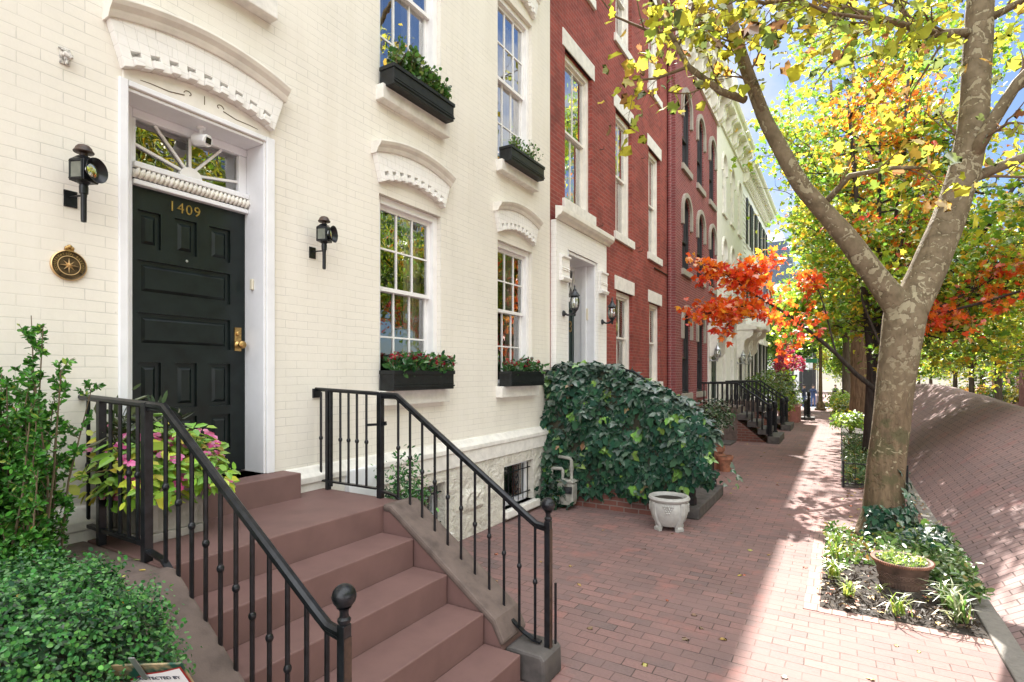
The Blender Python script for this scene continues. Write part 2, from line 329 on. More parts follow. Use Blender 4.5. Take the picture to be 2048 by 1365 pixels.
# ------------------------------------------------------------------ foliage
SHAPES = {
    'oval': ([(0, 0, 0), (.3, .22, .03), (.72, .2, .02), (1, 0, -.06), (.72, -.2, .02), (.3, -.22, .03), ], [(0, 1, 2, 3), (0, 3, 4, 5)]),
    'lance': ([(0, 0, 0), (.3, .12, .02), (.7, .11, 0), (1, 0, -.12), (.7, -.11, 0), (.3, -.12, .02)], [(0, 1, 2, 3), (0, 3, 4, 5)]),
    'round': ([(0, 0, 0), (.2, .3, .03), (.6, .38, .04), (.95, .15, 0), (.95, -.15, 0), (.6, -.38, .04), (.2, -.3, .03)], [(0, 1, 2, 3), (0, 3, 4), (0, 4, 5, 6)]),
    'maple': ([(0, 0, 0), (.12, .28, .0), (-.02, .5, -.1), (.28, .4, 0), (.48, .62, -.1), (.52, .22, .03), (.72, .26, 0), (1.05, 0, -.12),
               (.72, -.26, 0), (.52, -.22, .03), (.48, -.62, -.1), (.28, -.4, 0), (-.02, -.5, -.1), (.12, -.28, 0)],
              [(0, 1, 2, 3), (0, 3, 4, 5), (0, 5, 6, 7), (0, 7, 8, 9), (0, 9, 10, 11), (0, 11, 12, 13)]),
    'plane': ([(0, 0, 0), (-.06, .36, .02), (.16, .26, .03), (.36, .62, -.08), (.46, .25, .03), (.72, .34, -.02), (1.02, 0, -.1),
               (.72, -.34, -.02), (.46, -.25, .03), (.36, -.62, -.08), (.16, -.26, .03), (-.06, -.36, .02)],
              [(0, 1, 2, 3), (0, 3, 4, 5), (0, 5, 6), (0, 6, 7), (0, 7, 8, 9), (0, 9, 10, 11)]),
    'ivy': ([(0, 0, 0), (-.12, .2, -.02), (.1, .52, -.06), (.4, .28, .03), (.62, .3, 0), (1, 0, -.1), (.62, -.3, 0), (.4, -.28, .03), (.1, -.52, -.06), (-.12, -.2, -.02)],
            [(0, 1, 2, 3), (0, 3, 4, 5), (0, 5, 6, 7), (0, 7, 8, 9)]),
    'blade': ([(0, .03, 0), (.4, .035, .12), (.75, .025, .08), (1, 0, -.12), (.75, -.025, .08), (.4, -.035, .12), (0, -.03, 0)], [(0, 1, 5, 6), (1, 2, 4, 5), (2, 3, 4)]),
    'chip': ([(0, .1, 0), (1, .13, .03), (.95, -.1, 0), (.05, -.12, .02)], [(0, 1, 2, 3)]),
    'petal': ([(0, 0, 0), (.25, .38, .06), (.8, .42, .03), (1, 0, -.04), (.8, -.42, .03), (.25, -.38, .06)], [(0, 1, 2, 3), (0, 3, 4, 5)]),
}
def unit(a): return a/np.maximum(np.linalg.norm(a, axis=-1, keepdims=True), 1e-9)
def leaves(name, P, size, shape, pal, mat, parent=None, N=None, T=None, up=.6, jit=.45, seed=1, kind=None, var=.16, patch=None):
    """one mesh of leaf-sized faces. P points, N preferred normals, T preferred leaf directions, pal [(rgb, weight)]"""
    rng = np.random.default_rng(seed); P = np.asarray(P, float); n = len(P)
    sv, sf = SHAPES[shape]; sv = np.array(sv)
    nn = rng.normal(size=(n, 3)) if N is None else np.asarray(N, float)+rng.normal(size=(n, 3))*jit
    nn[:, 2] += up; nn = unit(nn)
    tt = rng.normal(size=(n, 3)) if T is None else np.asarray(T, float)+rng.normal(size=(n, 3))*jit
    tt = unit(tt-nn*(tt*nn).sum(1, keepdims=True)); bb = np.cross(nn, tt)
    s = (size*(1+rng.uniform(-.42, .38, n)))[:, None, None]
    zc = (sv[None, :, 2]*rng.uniform(.3, 2.6, n)[:, None])[..., None]
    V = P[:, None, :]+s*(tt[:, None, :]*sv[None, :, 0:1]+bb[:, None, :]*sv[None, :, 1:2]+nn[:, None, :]*zc)
    o_ = org(parent); V = (V-np.array(o_)).reshape(-1, 3)
    k = len(sv); loops = np.concatenate([np.array(f) for f in sf]); cnt = np.array([len(f) for f in sf])
    LI = (loops[None, :]+(np.arange(n)*k)[:, None]).ravel(); tot = np.tile(cnt, n); st = np.concatenate([[0], np.cumsum(tot)[:-1]])
    me = bpy.data.meshes.new(name)
    me.vertices.add(len(V)); me.vertices.foreach_set('co', V.astype(np.float32).ravel())
    me.loops.add(len(LI)); me.loops.foreach_set('vertex_index', LI.astype(np.int32))
    me.polygons.add(len(tot)); me.polygons.foreach_set('loop_start', st.astype(np.int32)); me.polygons.foreach_set('loop_total', tot.astype(np.int32))
    pc = np.array([p[0] for p in pal]); pw = np.array([p[1] for p in pal], float); ch = rng.choice(len(pal), n, p=pw/pw.sum())
    base = pc[ch]
    if patch:   # a second palette taking over in patches (autumn colour)
        fn, pal2 = patch; q = np.array([p[0] for p in pal2]); qw = np.array([p[1] for p in pal2], float); m2 = rng.random(n) < fn(P); base[m2] = q[rng.choice(len(pal2), n, p=qw/qw.sum())][m2]
    c = base*(1+rng.normal(0, var, (n, 1)))*(1+rng.normal(0, var*.35, (n, 3))); c = np.clip(c, .003, .95)
    C = np.ones((n, len(cnt), 4), np.float32); C[:, :, :3] = c[:, None, :]
    me.update(calc_edges=True)
    a = me.attributes.new('leaf_colour', 'FLOAT_COLOR', 'FACE'); a.data.foreach_set('color', C.ravel())
    me.materials.append(mat); me.validate()
    o = put(name, me, parent)
    if kind: o['kind'] = kind
    return o
def lit_keep(P, rng, frac=.01):
    """thin the crowns where the photo's pavement lies in full sun"""
    gx = P[:, 0]+P[:, 2]*.21; gy = P[:, 1]-P[:, 2]*1.0
    z = (gx > -.9) & (gx < 1.0) & (gy > 1.8) & (gy < 8.6) & ~((np.abs(gx-.35) < .24) & (np.abs(gy-3.85) < .22) & (rng.random(len(P)) < .6)) & ~((gx > .7) & (gy < 4.5))
    z2 = (gx > -1.3) & (gx < .1) & (gy > 9) & (gy < 24)
    return ~(z & (rng.random(len(P)) > frac)) & ~(z2 & (rng.random(len(P)) > .45))
def rotv(v, ax, a): return np.array(Matrix.Rotation(a, 3, Vector(ax)) @ Vector(v))
def grow(rng, p, d, ln, r, lev, maxlev, tubes, tips, up=.12, kids=4, ratio=.62, wob=.13, ang=(.5, 1.0), first=.35):
    n = 5; pts = [np.array(p, float)]; d = np.array(d, float); d /= np.linalg.norm(d)
    for i in range(n):
        d = d+rng.normal(0, wob, 3)+np.array([0, 0, up*.35]); d /= np.linalg.norm(d); pts.append(pts[-1]+d*ln/n)
    rad = [r*(1-.6*i/n) for i in range(n+1)]
    tubes.append((pts, rad, 8 if r > .05 else 5 if r > .012 else 4))
    if lev >= maxlev:
        for t in np.linspace(.25, 1, 4):
            i = min(int(t*n), n-1); f = t*n-i; tips.append(pts[i]*(1-f)+pts[i+1]*f)
        return
    for k in range(kids):
        t = first+(1-first)*(k+rng.uniform(.2, .9))/kids; i = min(int(t*n), n-1); f = min(1, t*n-i); q = pts[i]*(1-f)+pts[i+1]*f
        b = (pts[i+1]-pts[i]); b /= np.linalg.norm(b)
        ax = np.cross(b, rng.normal(size=3)); ax /= np.linalg.norm(ax)
        grow(rng, q, rotv(b, ax, rng.uniform(*ang)), ln*ratio*rng.uniform(.75, 1.15), rad[i]*.6, lev+1, maxlev, tubes, tips, up, max(2, kids-1) if lev > 0 else kids, ratio, wob, ang, .25)
    tips.append(pts[-1])
def tubes_mesh(tubes):
    mb = MB()
    for i, (pts, rad, n) in enumerate(tubes):
        if n >= 16: mb.rough_tube(pts, rad, 32, .07, .055, i)
        else: mb.tube(pts, rad, n)
    return mb
def around(rng, tips, m, spread, flat=.7):
    T = np.repeat(np.array(tips), m, axis=0); o = rng.normal(size=T.shape)*spread; o[:, 2] *= flat; return T+o
GREEN = [((.09, .18, .03), 3), ((.15, .26, .04), 3), ((.25, .34, .05), 2)]
LIME = [((.24, .40, .035), 3), ((.38, .50, .045), 3), ((.56, .54, .05), 1.1)]
YELLOW = [((.66, .54, .05), 3), ((.48, .50, .06), 3), ((.58, .36, .03), 1.5), ((.16, .2, .03), 1.5)]
ORANGE = [((.62, .21, .02), 3), ((.62, .33, .03), 2), ((.5, .12, .02), 1), ((.55, .42, .04), 1)]
RED = [((.85, .12, .035), 3), ((.88, .23, .03), 3), ((.88, .40, .04), 1.6), ((.72, .08, .06), 1.0)]
IVY = [((.016, .058, .034), 4), ((.026, .078, .042), 4), ((.045, .105, .052), 2), ((.18, .32, .06), .25), ((.22, .13, .06), .06)]
BOX = [((.05, .15, .045), 4), ((.08, .21, .06), 3), ((.14, .3, .08), 2), ((.03, .09, .04), 2)]

# ------------------------------------------------------------------ facade helpers (facades face +X and run along Y)
def facade(mb, X, y0, y1, z0, z1, holes, depth, inner=True):
    ys = sorted({y0, y1, *[h[0] for h in holes], *[h[1] for h in holes]}); zs = sorted({z0, z1, *[h[2] for h in holes], *[h[3] for h in holes]})
    for a, b in zip(ys, ys[1:]):
        for c, d in zip(zs, zs[1:]):
            my, mz = (a+b)/2, (c+d)/2
            if any(h[0] < my < h[1] and h[2] < mz < h[3] for h in holes): continue
            mb.face([(X, a, c), (X, b, c), (X, b, d), (X, a, d)])
    for h in holes:
        a, b, c, d = h[:4]; e = X-(h[4] if len(h) > 4 else depth)
        mb.face([(X, a, c), (X, a, d), (e, a, d), (e, a, c)]); mb.face([(X, b, c), (e, b, c), (e, b, d), (X, b, d)])
        mb.face([(X, a, d), (X, b, d), (e, b, d), (e, a, d)]); mb.face([(X, a, c), (e, a, c), (e, b, c), (X, b, c)])
    if inner:   # side, back and top of the block
        B = X-9
        mb.face([(X, y0, z0), (X, y0, z1), (B, y0, z1), (B, y0, z0)]); mb.face([(X, y1, z0), (B, y1, z0), (B, y1, z1), (X, y1, z1)])
        mb.face([(X, y0, z1), (X, y1, z1), (B, y1, z1), (B, y0, z1)]); mb.face([(B, y0, z0), (B, y0, z1), (B, y1, z1), (B, y1, z0)])
def arc(ya, yb, zs, rise, n=12, grow_=0):
    """points of an elliptic or segmental arch from (ya,zs) to (yb,zs)"""
    c, r = (ya+yb)/2, (yb-ya)/2+grow_
    return [(c-r*math.cos(math.pi*i/n), zs+(rise+grow_)*math.sin(math.pi*i/n)) for i in range(n+1)]
def spandrel(mb, X, ya, yb, zs, zt, rise, depth):
    A = arc(ya, yb, zs, rise)
    for (p, q) in zip(A, A[1:]):
        mb.face([(X, p[0], p[1]), (X, q[0], q[1]), (X, q[0], zt), (X, p[0], zt)])
        mb.face([(X, p[0], p[1]), (X-depth, p[0], p[1]), (X-depth, q[0], q[1]), (X, q[0], q[1])])
def arch_band(mb, X, ya, yb, zs, rise, wd, proud, leg=0):
    A, B = arc(ya, yb, zs, rise), arc(ya, yb, zs, rise, 12, wd)
    if leg: A = [(A[0][0], zs-leg)]+A+[(A[-1][0], zs-leg)]; B = [(B[0][0], zs-leg)]+B+[(B[-1][0], zs-leg)]
    V = []
    for p, q in zip(A, B): V += [(X, *p), (X, *q), (X+proud, *p), (X+proud, *q)]
    F = []
    for i in range(len(A)-1):
        a, b = 4*i, 4*i+4
        F += [(a+2, b+2, b+3, a+3), (a+3, b+3, b+1, a+1), (a, b, b+2, a+2)]
    e = 4*(len(A)-1); F += [(0, 2, 3, 1), (e, e+1, e+3, e+2)]
    mb.add(V, F)
def seg_arc(ya, yb, z, rise, n): # shallow segmental arc
    return [(ya+(yb-ya)*i/n, z+rise*(1-(2*i/n-1)**2)) for i in range(n+1)]
def sash_window(house, X, ya, yb, za, zb, depth=.1, cols=2, rows=1, frame='white', glass='glass', fw=.07, curtain='curtain', sill=None, lintel=None, arch=0, hood=None, name='window', draw=(.0, .32), blind=0, meet=.5, label=None, bar=.018, cap=None, muntin=True):
    F = MAT[frame]; x = X-depth; zt = zb
    mb = MB()
    mb.box(x-.06, x+.045, ya, ya+fw, za, zb); mb.box(x-.06, x+.045, yb-fw, yb, za, zb); mb.box(x-.06, x+.045, ya+fw, yb-fw, zb-fw, zb); mb.box(x-.06, x+.055, ya+fw, yb-fw, za, za+.045)
    if arch: spandrel(mb, x+.05, ya+.001, yb-.001, zb-arch, zb-.001, arch-.002, .1)
    win = mb.build(name, F, house, bevel=.006)
    if label: win['label'] = label
    zm = za+(zb-za)*meet
    for up in (1, 0):
        xa = x-.005 if up else x-.045; z0, z1 = (zm-.02, zb-fw) if up else (za+.045, zm+.02); y0, y1 = ya+fw, yb-fw
        s = MB(); t = .042; d = .035
        s.box(xa-d, xa, y0, y0+t, z0, z1); s.box(xa-d, xa, y1-t, y1, z0, z1); s.box(xa-d, xa, y0+t, y1-t, z0, z0+t); s.box(xa-d, xa, y0+t, y1-t, z1-t, z1)
        if muntin:
            for i in range(1, cols): c = y0+t+(y1-y0-2*t)*i/cols; s.box(xa-d+.006, xa-.004, c-bar/2, c+bar/2, z0+t, z1-t)
            for i in range(1, rows): c = z0+t+(z1-z0-2*t)*i/rows; s.box(xa-d+.008, xa-.006, y0+t, y1-t, c-bar/2, c+bar/2)
        s.build('sash', F, win)
        p = MB(); xx = xa-d*.5; p.face([(xx, y0+t*.5, z0+t*.5), (xx, y1-t*.5, z0+t*.5), (xx, y1-t*.5, z1-t*.5), (xx, y0+t*.5, z1-t*.5)]); p.build('pane', MAT[glass], win)
    d = MB(); d.box(x-1.0, x-.98, ya, yb, za, zb)
    d.face([(x-.07, ya+.01, za), (x-.98, ya+.01, za), (x-.98, ya+.01, zb), (x-.07, ya+.01, zb)]); d.face([(x-.07, yb-.01, za), (x-.98, yb-.01, za), (x-.98, yb-.01, zb), (x-.07, yb-.01, zb)])
    d.face([(x-.07, ya, zb-.01), (x-.98, ya, zb-.01), (x-.98, yb, zb-.01), (x-.07, yb, zb-.01)]); d.face([(x-.07, ya, za+.01), (x-.98, ya, za+.01), (x-.98, yb, za+.01), (x-.07, yb, za+.01)])
    d.build('interior', MAT['dark'], win)
    if curtain:
        c = MB()
        for (f0, f1) in ((0, draw[1]), (1-draw[1], 1)):
            n = 26; row = []
            for i in range(n+1):
                y = ya+.03+(yb-ya-.06)*(f0+(f1-f0)*i/n); row.append((x-.2+.018*math.sin(i*1.5), y))
            for (p, q) in zip(row, row[1:]): c.face([(*p, za+.05), (*q, za+.05), (*q, zb-.05), (*p, zb-.05)])
        c.build('curtain', MAT[curtain], win, smooth=True)
    if blind:
        c = MB(); n = int((zb-za)*blind/.05)
        for i in range(n): z = zb-.06-i*.05; c.face([(x-.13, ya+.05, z), (x-.13, yb-.05, z), (x-.105, yb-.05, z-.05), (x-.105, ya+.05, z-.05)])
        c.build('blind', MAT['blind'], win)
    if sill:
        s = MB(); s.box(x-.05, X+sill[1], ya-sill[2], yb+sill[2], za-sill[0], za); s.build('sill', MAT[sill[3]], win, bevel=.008)
    if lintel:
        s = MB(); s.box(X-.05, X+lintel[1], ya-lintel[2], yb+lintel[2], zb, zb+lintel[0]); s.build('lintel', MAT[lintel[3]], win, bevel=.006)
    if hood:
        s = MB(); arch_band(s, X, ya, yb, zb-arch, arch, hood[0], hood[1], hood[2])
        s.build('hood', MAT[hood[3]], win, bevel=.008)
    return win
def cream_hood(par, X, ya, yb, z, mats=('white_brick', 'offwhite')):
    """segmental brick hood: flared voussoir band with a row of dentils and slots, a moulded drip course on top"""
    rise, hgt, n = .10, .265, 19
    lo = seg_arc(ya, yb, z, rise, n); hi = seg_arc(ya-.085, yb+.085, z+hgt, rise, n)
    mb = MB(); pr = .06
    def lerp(i, t): return tuple(lo[i][k]+(hi[i][k]-lo[i][k])*t for k in (0, 1))
    def block(i, t0, t1, p):
        q = [lerp(i, t0), lerp(i+1, t0), lerp(i+1, t1), lerp(i, t1)]
        mb.add([(X+.001, *a) for a in q]+[(X+p, *a) for a in q], [(4, 5, 6, 7), (0, 1, 5, 4), (1, 2, 6, 5), (2, 3, 7, 6), (3, 0, 4, 7)])
    for i in range(n):
        if i % 2: block(i, .02, .2, pr+.025); block(i, .2, .34, .004); block(i, .34, 1, pr)
        else: block(i, .0, 1, pr)
    band = mb.build('hood', MAT[mats[0]], par, bevel=.004)
    c = MB(); A = seg_arc(ya-.1, yb+.1, z+hgt, rise, 24)
    prof = [(0, -.01), (.075, -.005), (.09, .02), (.095, .035), (.125, .06), (.14, .085), (.14, .1), (0, .108)]
    V = [(X+a, y, zz+b) for (y, zz) in A for (a, b) in prof]; m = len(prof)
    F = [(i*m+k, i*m+k+1, (i+1)*m+k+1, (i+1)*m+k) for i in range(len(A)-1) for k in range(m-1)]+[tuple(range(m)), tuple(range((len(A)-1)*m, len(A)*m))]
    c.add(V, F); c.build('drip_moulding', MAT[mats[1]], par, bevel=.004)
    return band
def tympanum(par, X, ya, yb, z0, z1, name='tympanum'):
    mb = MB(); A = seg_arc(ya, yb, z1, .1, 12)
    poly = [(ya, z0), (yb, z0)]+[(y, z) for y, z in A[::-1]]
    mb.prism(poly, X-.06, X-.012, 0); mb.build(name, MAT['offwhite'], par, bevel=.003)
    c = (ya+yb)/2; hz = (z0+z1+.1)/2; s = MB()
    for k in (-1, 1):
        pts = []
        for i in range(15): a = i/14*4.2; r_ = .028*(1-i/18); pts.append((X-.011, c+k*(.11+r_*math.cos(a)*1.2), hz-.005+r_*math.sin(a)))
        s.tube(pts, .0035, 4); s.tube([(X-.011, c+k*.14, hz-.022), (X-.011, c+k*.24, hz-.042), (X-.011, c+k*.36, z0+.035), (X-.011, c+k*.42, z0+.03)], [.004, .0035, .003, .002], 4)
    s.tube([(X-.011, c, hz-.03), (X-.011, c, hz+.03)], .003, 4)
    s.build('scroll', MAT['scroll'], par)
def bracket_poly(L_, H_):
    """scroll bracket outline in (x out, z up): 0..L_ out, -H_..0"""
    return [(0, 0), (L_, 0), (L_, -.10*H_), (L_*.96, -.2*H_), (L_*.8, -.28*H_), (L_*.62, -.3*H_), (L_*.5, -.38*H_), (L_*.44, -.52*H_), (L_*.46, -.66*H_), (L_*.4, -.8*H_), (L_*.26, -.9*H_), (L_*.12, -.95*H_), (0, -H_)]
def cornice(house, X, y0, y1, z0, z1, out_, mat, nb=5, pair=False, dent=True, bw=.16, gable=None, name='cornice'):
    h = z1-z0; mb = MB()
    prof = [(0, z0), (.07, z0), (.07, z0+.12*h), (.04, z0+.14*h), (.04, z0+.55*h), (.12, z0+.6*h), (.12, z0+.68*h), (out_*.75, z0+.7*h), (out_*.78, z0+.8*h), (out_*.92, z0+.86*h), (out_, z0+.95*h), (out_, z1), (0, z1+.05)]
    mb.prism([(X+a, b) for a, b in prof], y0, y1, 1)
    if gable: 
        for yy in gable: mb.prism([(yy-.38, z0+.7*h), (yy+.38, z0+.7*h)]+[(yy+.38*math.cos(a*math.pi/8), z1+.02+.3*math.sin(a*math.pi/8)) for a in range(9)], X, X+out_+.05, 0)
    c = mb.build(name, MAT[mat], house)
    for i in range(nb):
        y = y0+(y1-y0)*(i+.5)/nb if not pair else y0+.15+(y1-y0-.3)*i/(nb-1)
        for k in ((-.17, .17) if pair else (0,)):
            b = MB(); yy = min(max(y+k, y0+bw/2), y1-bw/2)
            b.prism([(X+.041+a, z0+.69*h+bz) for a, bz in bracket_poly(out_*.72, h*.68)], yy-bw/2, yy+bw/2, 1)
            b.build('bracket', MAT[mat], c, bevel=.01)
    if dent:
        d = MB(); n = int((y1-y0)/.16)
        for i in range(n): y = y0+(i+.25)*(y1-y0)/n; d.box(X+.12, X+.2, y, y+.08, z0+.56*h, z0+.68*h)
        d.build('dentil', MAT[mat], c)
    return c
# ------------------------------------------------------------------ the setting
def zg(y): return 0.0 if y < 25 else -.0245*(min(y, 75)-25)
YS = [-14, -4, 4, 14, 25, 35, 45, 55, 65, 75, 120, 400]
def strip(name, x0, x1, ys, dz, mat, kind='structure'):
    mb = MB()
    for a, b in zip(ys, ys[1:]): mb.face([(x0, a, zg(a)+dz), (x1, a, zg(a)+dz), (x1, b, zg(b)+dz), (x0, b, zg(b)+dz)])
    return tag(mb.build(name, mat), kind=kind)
strip('ground', -400, 400, [-200, -14]+YS[1:], -.17, MAT['earth'])
strip('road', 1.1, 8.2, [y for y in YS if y < 130], -.13, MAT['asphalt'])
cy = [45.5, 55]
mb = MB(); mb.face([(-40, 45.5, zg(45.5)-.115), (1.1, 45.5, zg(45.5)-.115), (1.1, 54.5, zg(54.5)-.115), (-40, 54.5, zg(54.5)-.115)]); tag(mb.build('cross_street', MAT['asphalt']), kind='structure')
mb = MB()
for i in range(5):
    y = 46.2+i*1.05; mb.face([(-3.6, y, zg(y)-.108), (.6, y, zg(y)-.108), (.6, y+.5, zg(y+.5)-.108), (-3.6, y+.5, zg(y+.5)-.108)])
tag(mb.build('crosswalk_markings', MAT['white_cool']), kind='structure')
strip('sidewalk', -3.94, .968, [-14, -4, 4, 14, 25, 35, 45.4], 0, MAT['paver'])
strip('far_sidewalk', -8, .968, [55, 65, 75, 120], 0, MAT['paver'])
mb = MB(); ys = list(np.arange(-8, 45, 1.55))
rk = random.Random(3)
for a in ys:
    j = rk.uniform(-.012, .012); j2 = rk.uniform(-.006, .006); z = zg(a+.8)
    mb.box(.97+j2, 1.125+j, a+.006, a+1.545, z-.2, z+.012+j2*.6)
tag(mb.build('kerb', MAT['granite'], bevel=.014), kind='structure')
strip('opposite_sidewalk', 8.2, 10.6, [y for y in YS if y < 130], 0, MAT['paver'])
# sunken cellar threshold and borders of the planting bed
mb = MB(); mb.box(-.27, -.15, 5.22, 8.2, -.02, .006); mb.box(-.15, .96, 5.215, 5.325, -.02, .005); mb.box(-.15, .96, 8.1, 8.21, -.02, .005)
tag(mb.build('bed_edging', MAT['edge_brick']), kind='structure')
# planting beds
def bed(name, x0, x1, y0, y1, nx, ny, hmp, seed):
    rng = np.random.default_rng(seed); mb = MB(); V = []
    for i in range(nx+1):
        for j in range(ny+1):
            u, v = i/nx, j/ny; e = min(u, 1-u, v, 1-v)*6
            V.append((x0+(x1-x0)*u, y0+(y1-y0)*v, .008+min(1, e)*(hmp*math.sin(math.pi*u)*math.sin(math.pi*v)+rng.uniform(0, .022))))
    mb.add(V, [(i*(ny+1)+j, (i+1)*(ny+1)+j, (i+1)*(ny+1)+j+1, i*(ny+1)+j+1) for i in range(nx) for j in range(ny)])
    return tag(mb.build(name, MAT['soil']), kind='structure')
bed('planting_bed', -.15, .965, 5.325, 8.1, 26, 60, .05, 2)
bed('far_planting_bed', .02, .965, 11.2, 19.2, 14, 60, .05, 5)
bed('shrub_bed', .02, .965, 20.5, 40, 6, 40, .06, 6)
bed('front_bed', -3.93, -1.7, -.6, 1.14, 16, 16, .05, 8)
# brick-paved bank that rises from the kerb towards the far end
CR = [(-9, 3.9, .95), (4, 3.7, .98), (8, 3.35, 1.1), (10.5, 3.02, 1.2), (13, 2.91, 1.29), (18.2, 2.99, 1.47), (22.8, 2.84, 1.63), (27.3, 2.6, 1.67), (31, 2.35, 1.62), (35, 2.2, 1.0), (38, 2.1, .0)]
mb = MB(); UV = []; V = []; NT = 22
yl = np.concatenate([np.arange(-9, 30, .6), np.arange(30, 38.01, .8)])
rb = np.random.default_rng(4)
for y in yl:
    cx = np.interp(y, [c[0] for c in CR], [c[1] for c in CR]); cz = np.interp(y, [c[0] for c in CR], [c[2] for c in CR])+zg(y)*.5
    u = 0; last = None
    for k in range(NT+1):
        t = k/NT
        if t < .6: q = t/.6; x = 1.13+(cx-1.13)*q; f = 1-(1-q)**1.22 if q < 1 else 1
        else: q = (t-.6)/.4; x = cx+q*2.6; f = 1-q*q*(3-2*q)*1.0
        z = -.1+zg(y)+(cz+.1)*f*(1-.0)
        z += .012*math.sin(y*1.7+k*.6)+.009*math.sin(y*.6-k*.9)
        if last: u += math.hypot(x-last[0], z-last[1])
        last = (x, z); V.append((x, y, z)); UV.append((u, y*1.0))
mb.add(V, [(i*(NT+1)+k, i*(NT+1)+k+1, (i+1)*(NT+1)+k+1, (i+1)*(NT+1)+k) for i in range(len(yl)-1) for k in range(NT)])
tag(mb.build('brick_bank', MAT['bank'], smooth=True, uv=UV), kind='structure')

# ------------------------------------------------------------------ cream painted brick house
FX = -3.94  # most scene coordinates: image pixels unprojected onto assumed planes, baked in as constants
h1 = thing('row_house', 'cream painted brick house with black front door and arched white window hoods', 'house', (FX, 3, 0), 'row houses along the street')
W1, W2, DR = (3.93, 4.91), (6.12, 7.07), (1.70, 2.68)
mb = MB()
holes = [(*DR, 1.2, 3.86, .25), (*W1, 1.83, 3.81), (*W2, 1.83, 3.81), (*W1, 4.87, 7.2), (*W2, 4.87, 7.2), (*DR, 4.98, 7.2), (-1.4, -.4, 1.83, 3.81), (-1.4, -.4, 4.87, 7.2)]
facade(mb, FX, -4.0, 7.655, 1.08, 11.6, holes, .1)
mb.build('wall', MAT['cream'], h1)
mb = MB(); B1 = (4.0, 4.93, .17, .76, .2); B2 = (6.2, 7.03, .15, .74, .2)
facade(mb, FX+.05, -4.0, 7.65, -.3, .90, [B1, B2], .2, False)
   # rough cut blocks standing proud between the cellar windows
rg = random.Random(11)
for z0, z1 in ((-.02, .29), (.30, .60), (.61, .895)):
    y = 3.0+rg.uniform(0, .2)
    while y < 7.6:
        y1 = min(y+rg.uniform(.5, .85), 7.63)
        if not any(y < b[1]+.14 and y1 > b[0]-.14 and z0 < b[3]-.02 for b in (B1, B2)):
            n = 7; m_ = 5; V = []
            for i in range(n+1):
                for j in range(m_+1):
                    e = min(i, n-i, j, m_-j); V.append((FX+.052+(0 if e == 0 else .018+rg.uniform(0, .035)), y+.008+(y1-y-.016)*i/n, z0+.006+(z1-z0-.012)*j/m_))
            mb.add(V, [(i*(m_+1)+j, (i+1)*(m_+1)+j, (i+1)*(m_+1)+j+1, i*(m_+1)+j+1) for i in range(n) for j in range(m_)])
        y = y1
mb.build('basement_wall', MAT['rough_stone'], h1)
mb = MB(); prof = [(-.05, .895), (.075, .895), (.075, 1.06), (.095, 1.07), (.095, 1.12), (.06, 1.15), (.03, 1.19), (0.002, 1.2), (-.05, 1.2)]
mb.prism([(FX+a, b) for a, b in prof], -4, 1.60, 1); mb.prism([(FX+a, b) for a, b in prof], 2.86, 7.65, 1)
mb.build('water_table', MAT['stone_white'], h1, bevel=.006)
for b in (B1, B2):
    mb = MB(); x = FX+.03
    mb.box(x-.16, x-.10, b[0], b[0]+.06, b[2], b[3]); mb.box(x-.16, x-.10, b[1]-.06, b[1], b[2], b[3]); mb.box(x-.16, x-.10, b[0]+.06, b[1]-.06, b[3]-.05, b[3]); mb.box(x-.16, x-.08, b[0]+.06, b[1]-.06, b[2], b[2]+.06)
    o = mb.build('cellar_window', MAT['white_cool'], h1, bevel=.004)
    mb = MB(); xx = x-.13; mb.face([(xx, b[0], b[2]), (xx, b[1], b[2]), (xx, b[1], b[3]), (xx, b[0], b[3])]); mb.build('pane', MAT['glass'], o)
    mb = MB(); mb.box(x-.5, x-.48, b[0]-.2, b[1]+.2, b[2]-.1, b[3]+.1); mb.build('interior', MAT['dark'], o)
    mb = MB(); xg = x-.04
    for i in range(6): y = b[0]+.08+(b[1]-b[0]-.16)*i/5; mb.tube([(xg, y, b[2]+.03), (xg, y, b[3]-.04)], .008, 6)
    for z in (b[2]+.12, b[3]-.12): mb.tube([(xg, b[0]+.01, z), (xg, b[1]-.01, z)], .009, 6)
    c = (b[0]+b[1])/2
    for k in (-1, 1):
        for zc in (.33, .5, .67): zc = b[2]+(b[3]-b[2])*zc; mb.tube([(xg+.006, c+k*(.012+.022*math.sin(a)), zc+.035*math.cos(a)) for a in np.linspace(0, 4.6, 10)], .005, 5)
    mb.build('grille', MAT['iron'], o)
    mb = MB(); mb.box(FX-.1, FX+.14, b[0]-.05, b[1]+.05, b[2]-.1, b[2]); mb.build('sill', MAT['stone_white'], o, bevel=.01)
for (ya, yb), za, zb, lab in ((W1, 1.83, 3.81, 1), (W2, 1.83, 3.81, 1), (W1, 4.87, 7.2, 0), (W2, 4.87, 7.2, 0), (DR, 4.98, 7.2, 0), ((-1.4, -.4), 1.83, 3.81, 1), ((-1.4, -.4), 4.87, 7.2, 0)):
    dw = (.0, .30) if lab else (.0, .34)
    o = sash_window(h1, FX, ya, yb, za, zb, .1, 3, 2, 'white', 'glass' if lab else 'glass_hi', .075, 'curtain', (.15, .10, .045, 'stone_white'), None, draw=dw, meet=.53)
    tympanum(o, FX, ya, yb, zb+.001, zb+.11); cream_hood(o, FX, ya-.01, yb+.01, zb+.10)
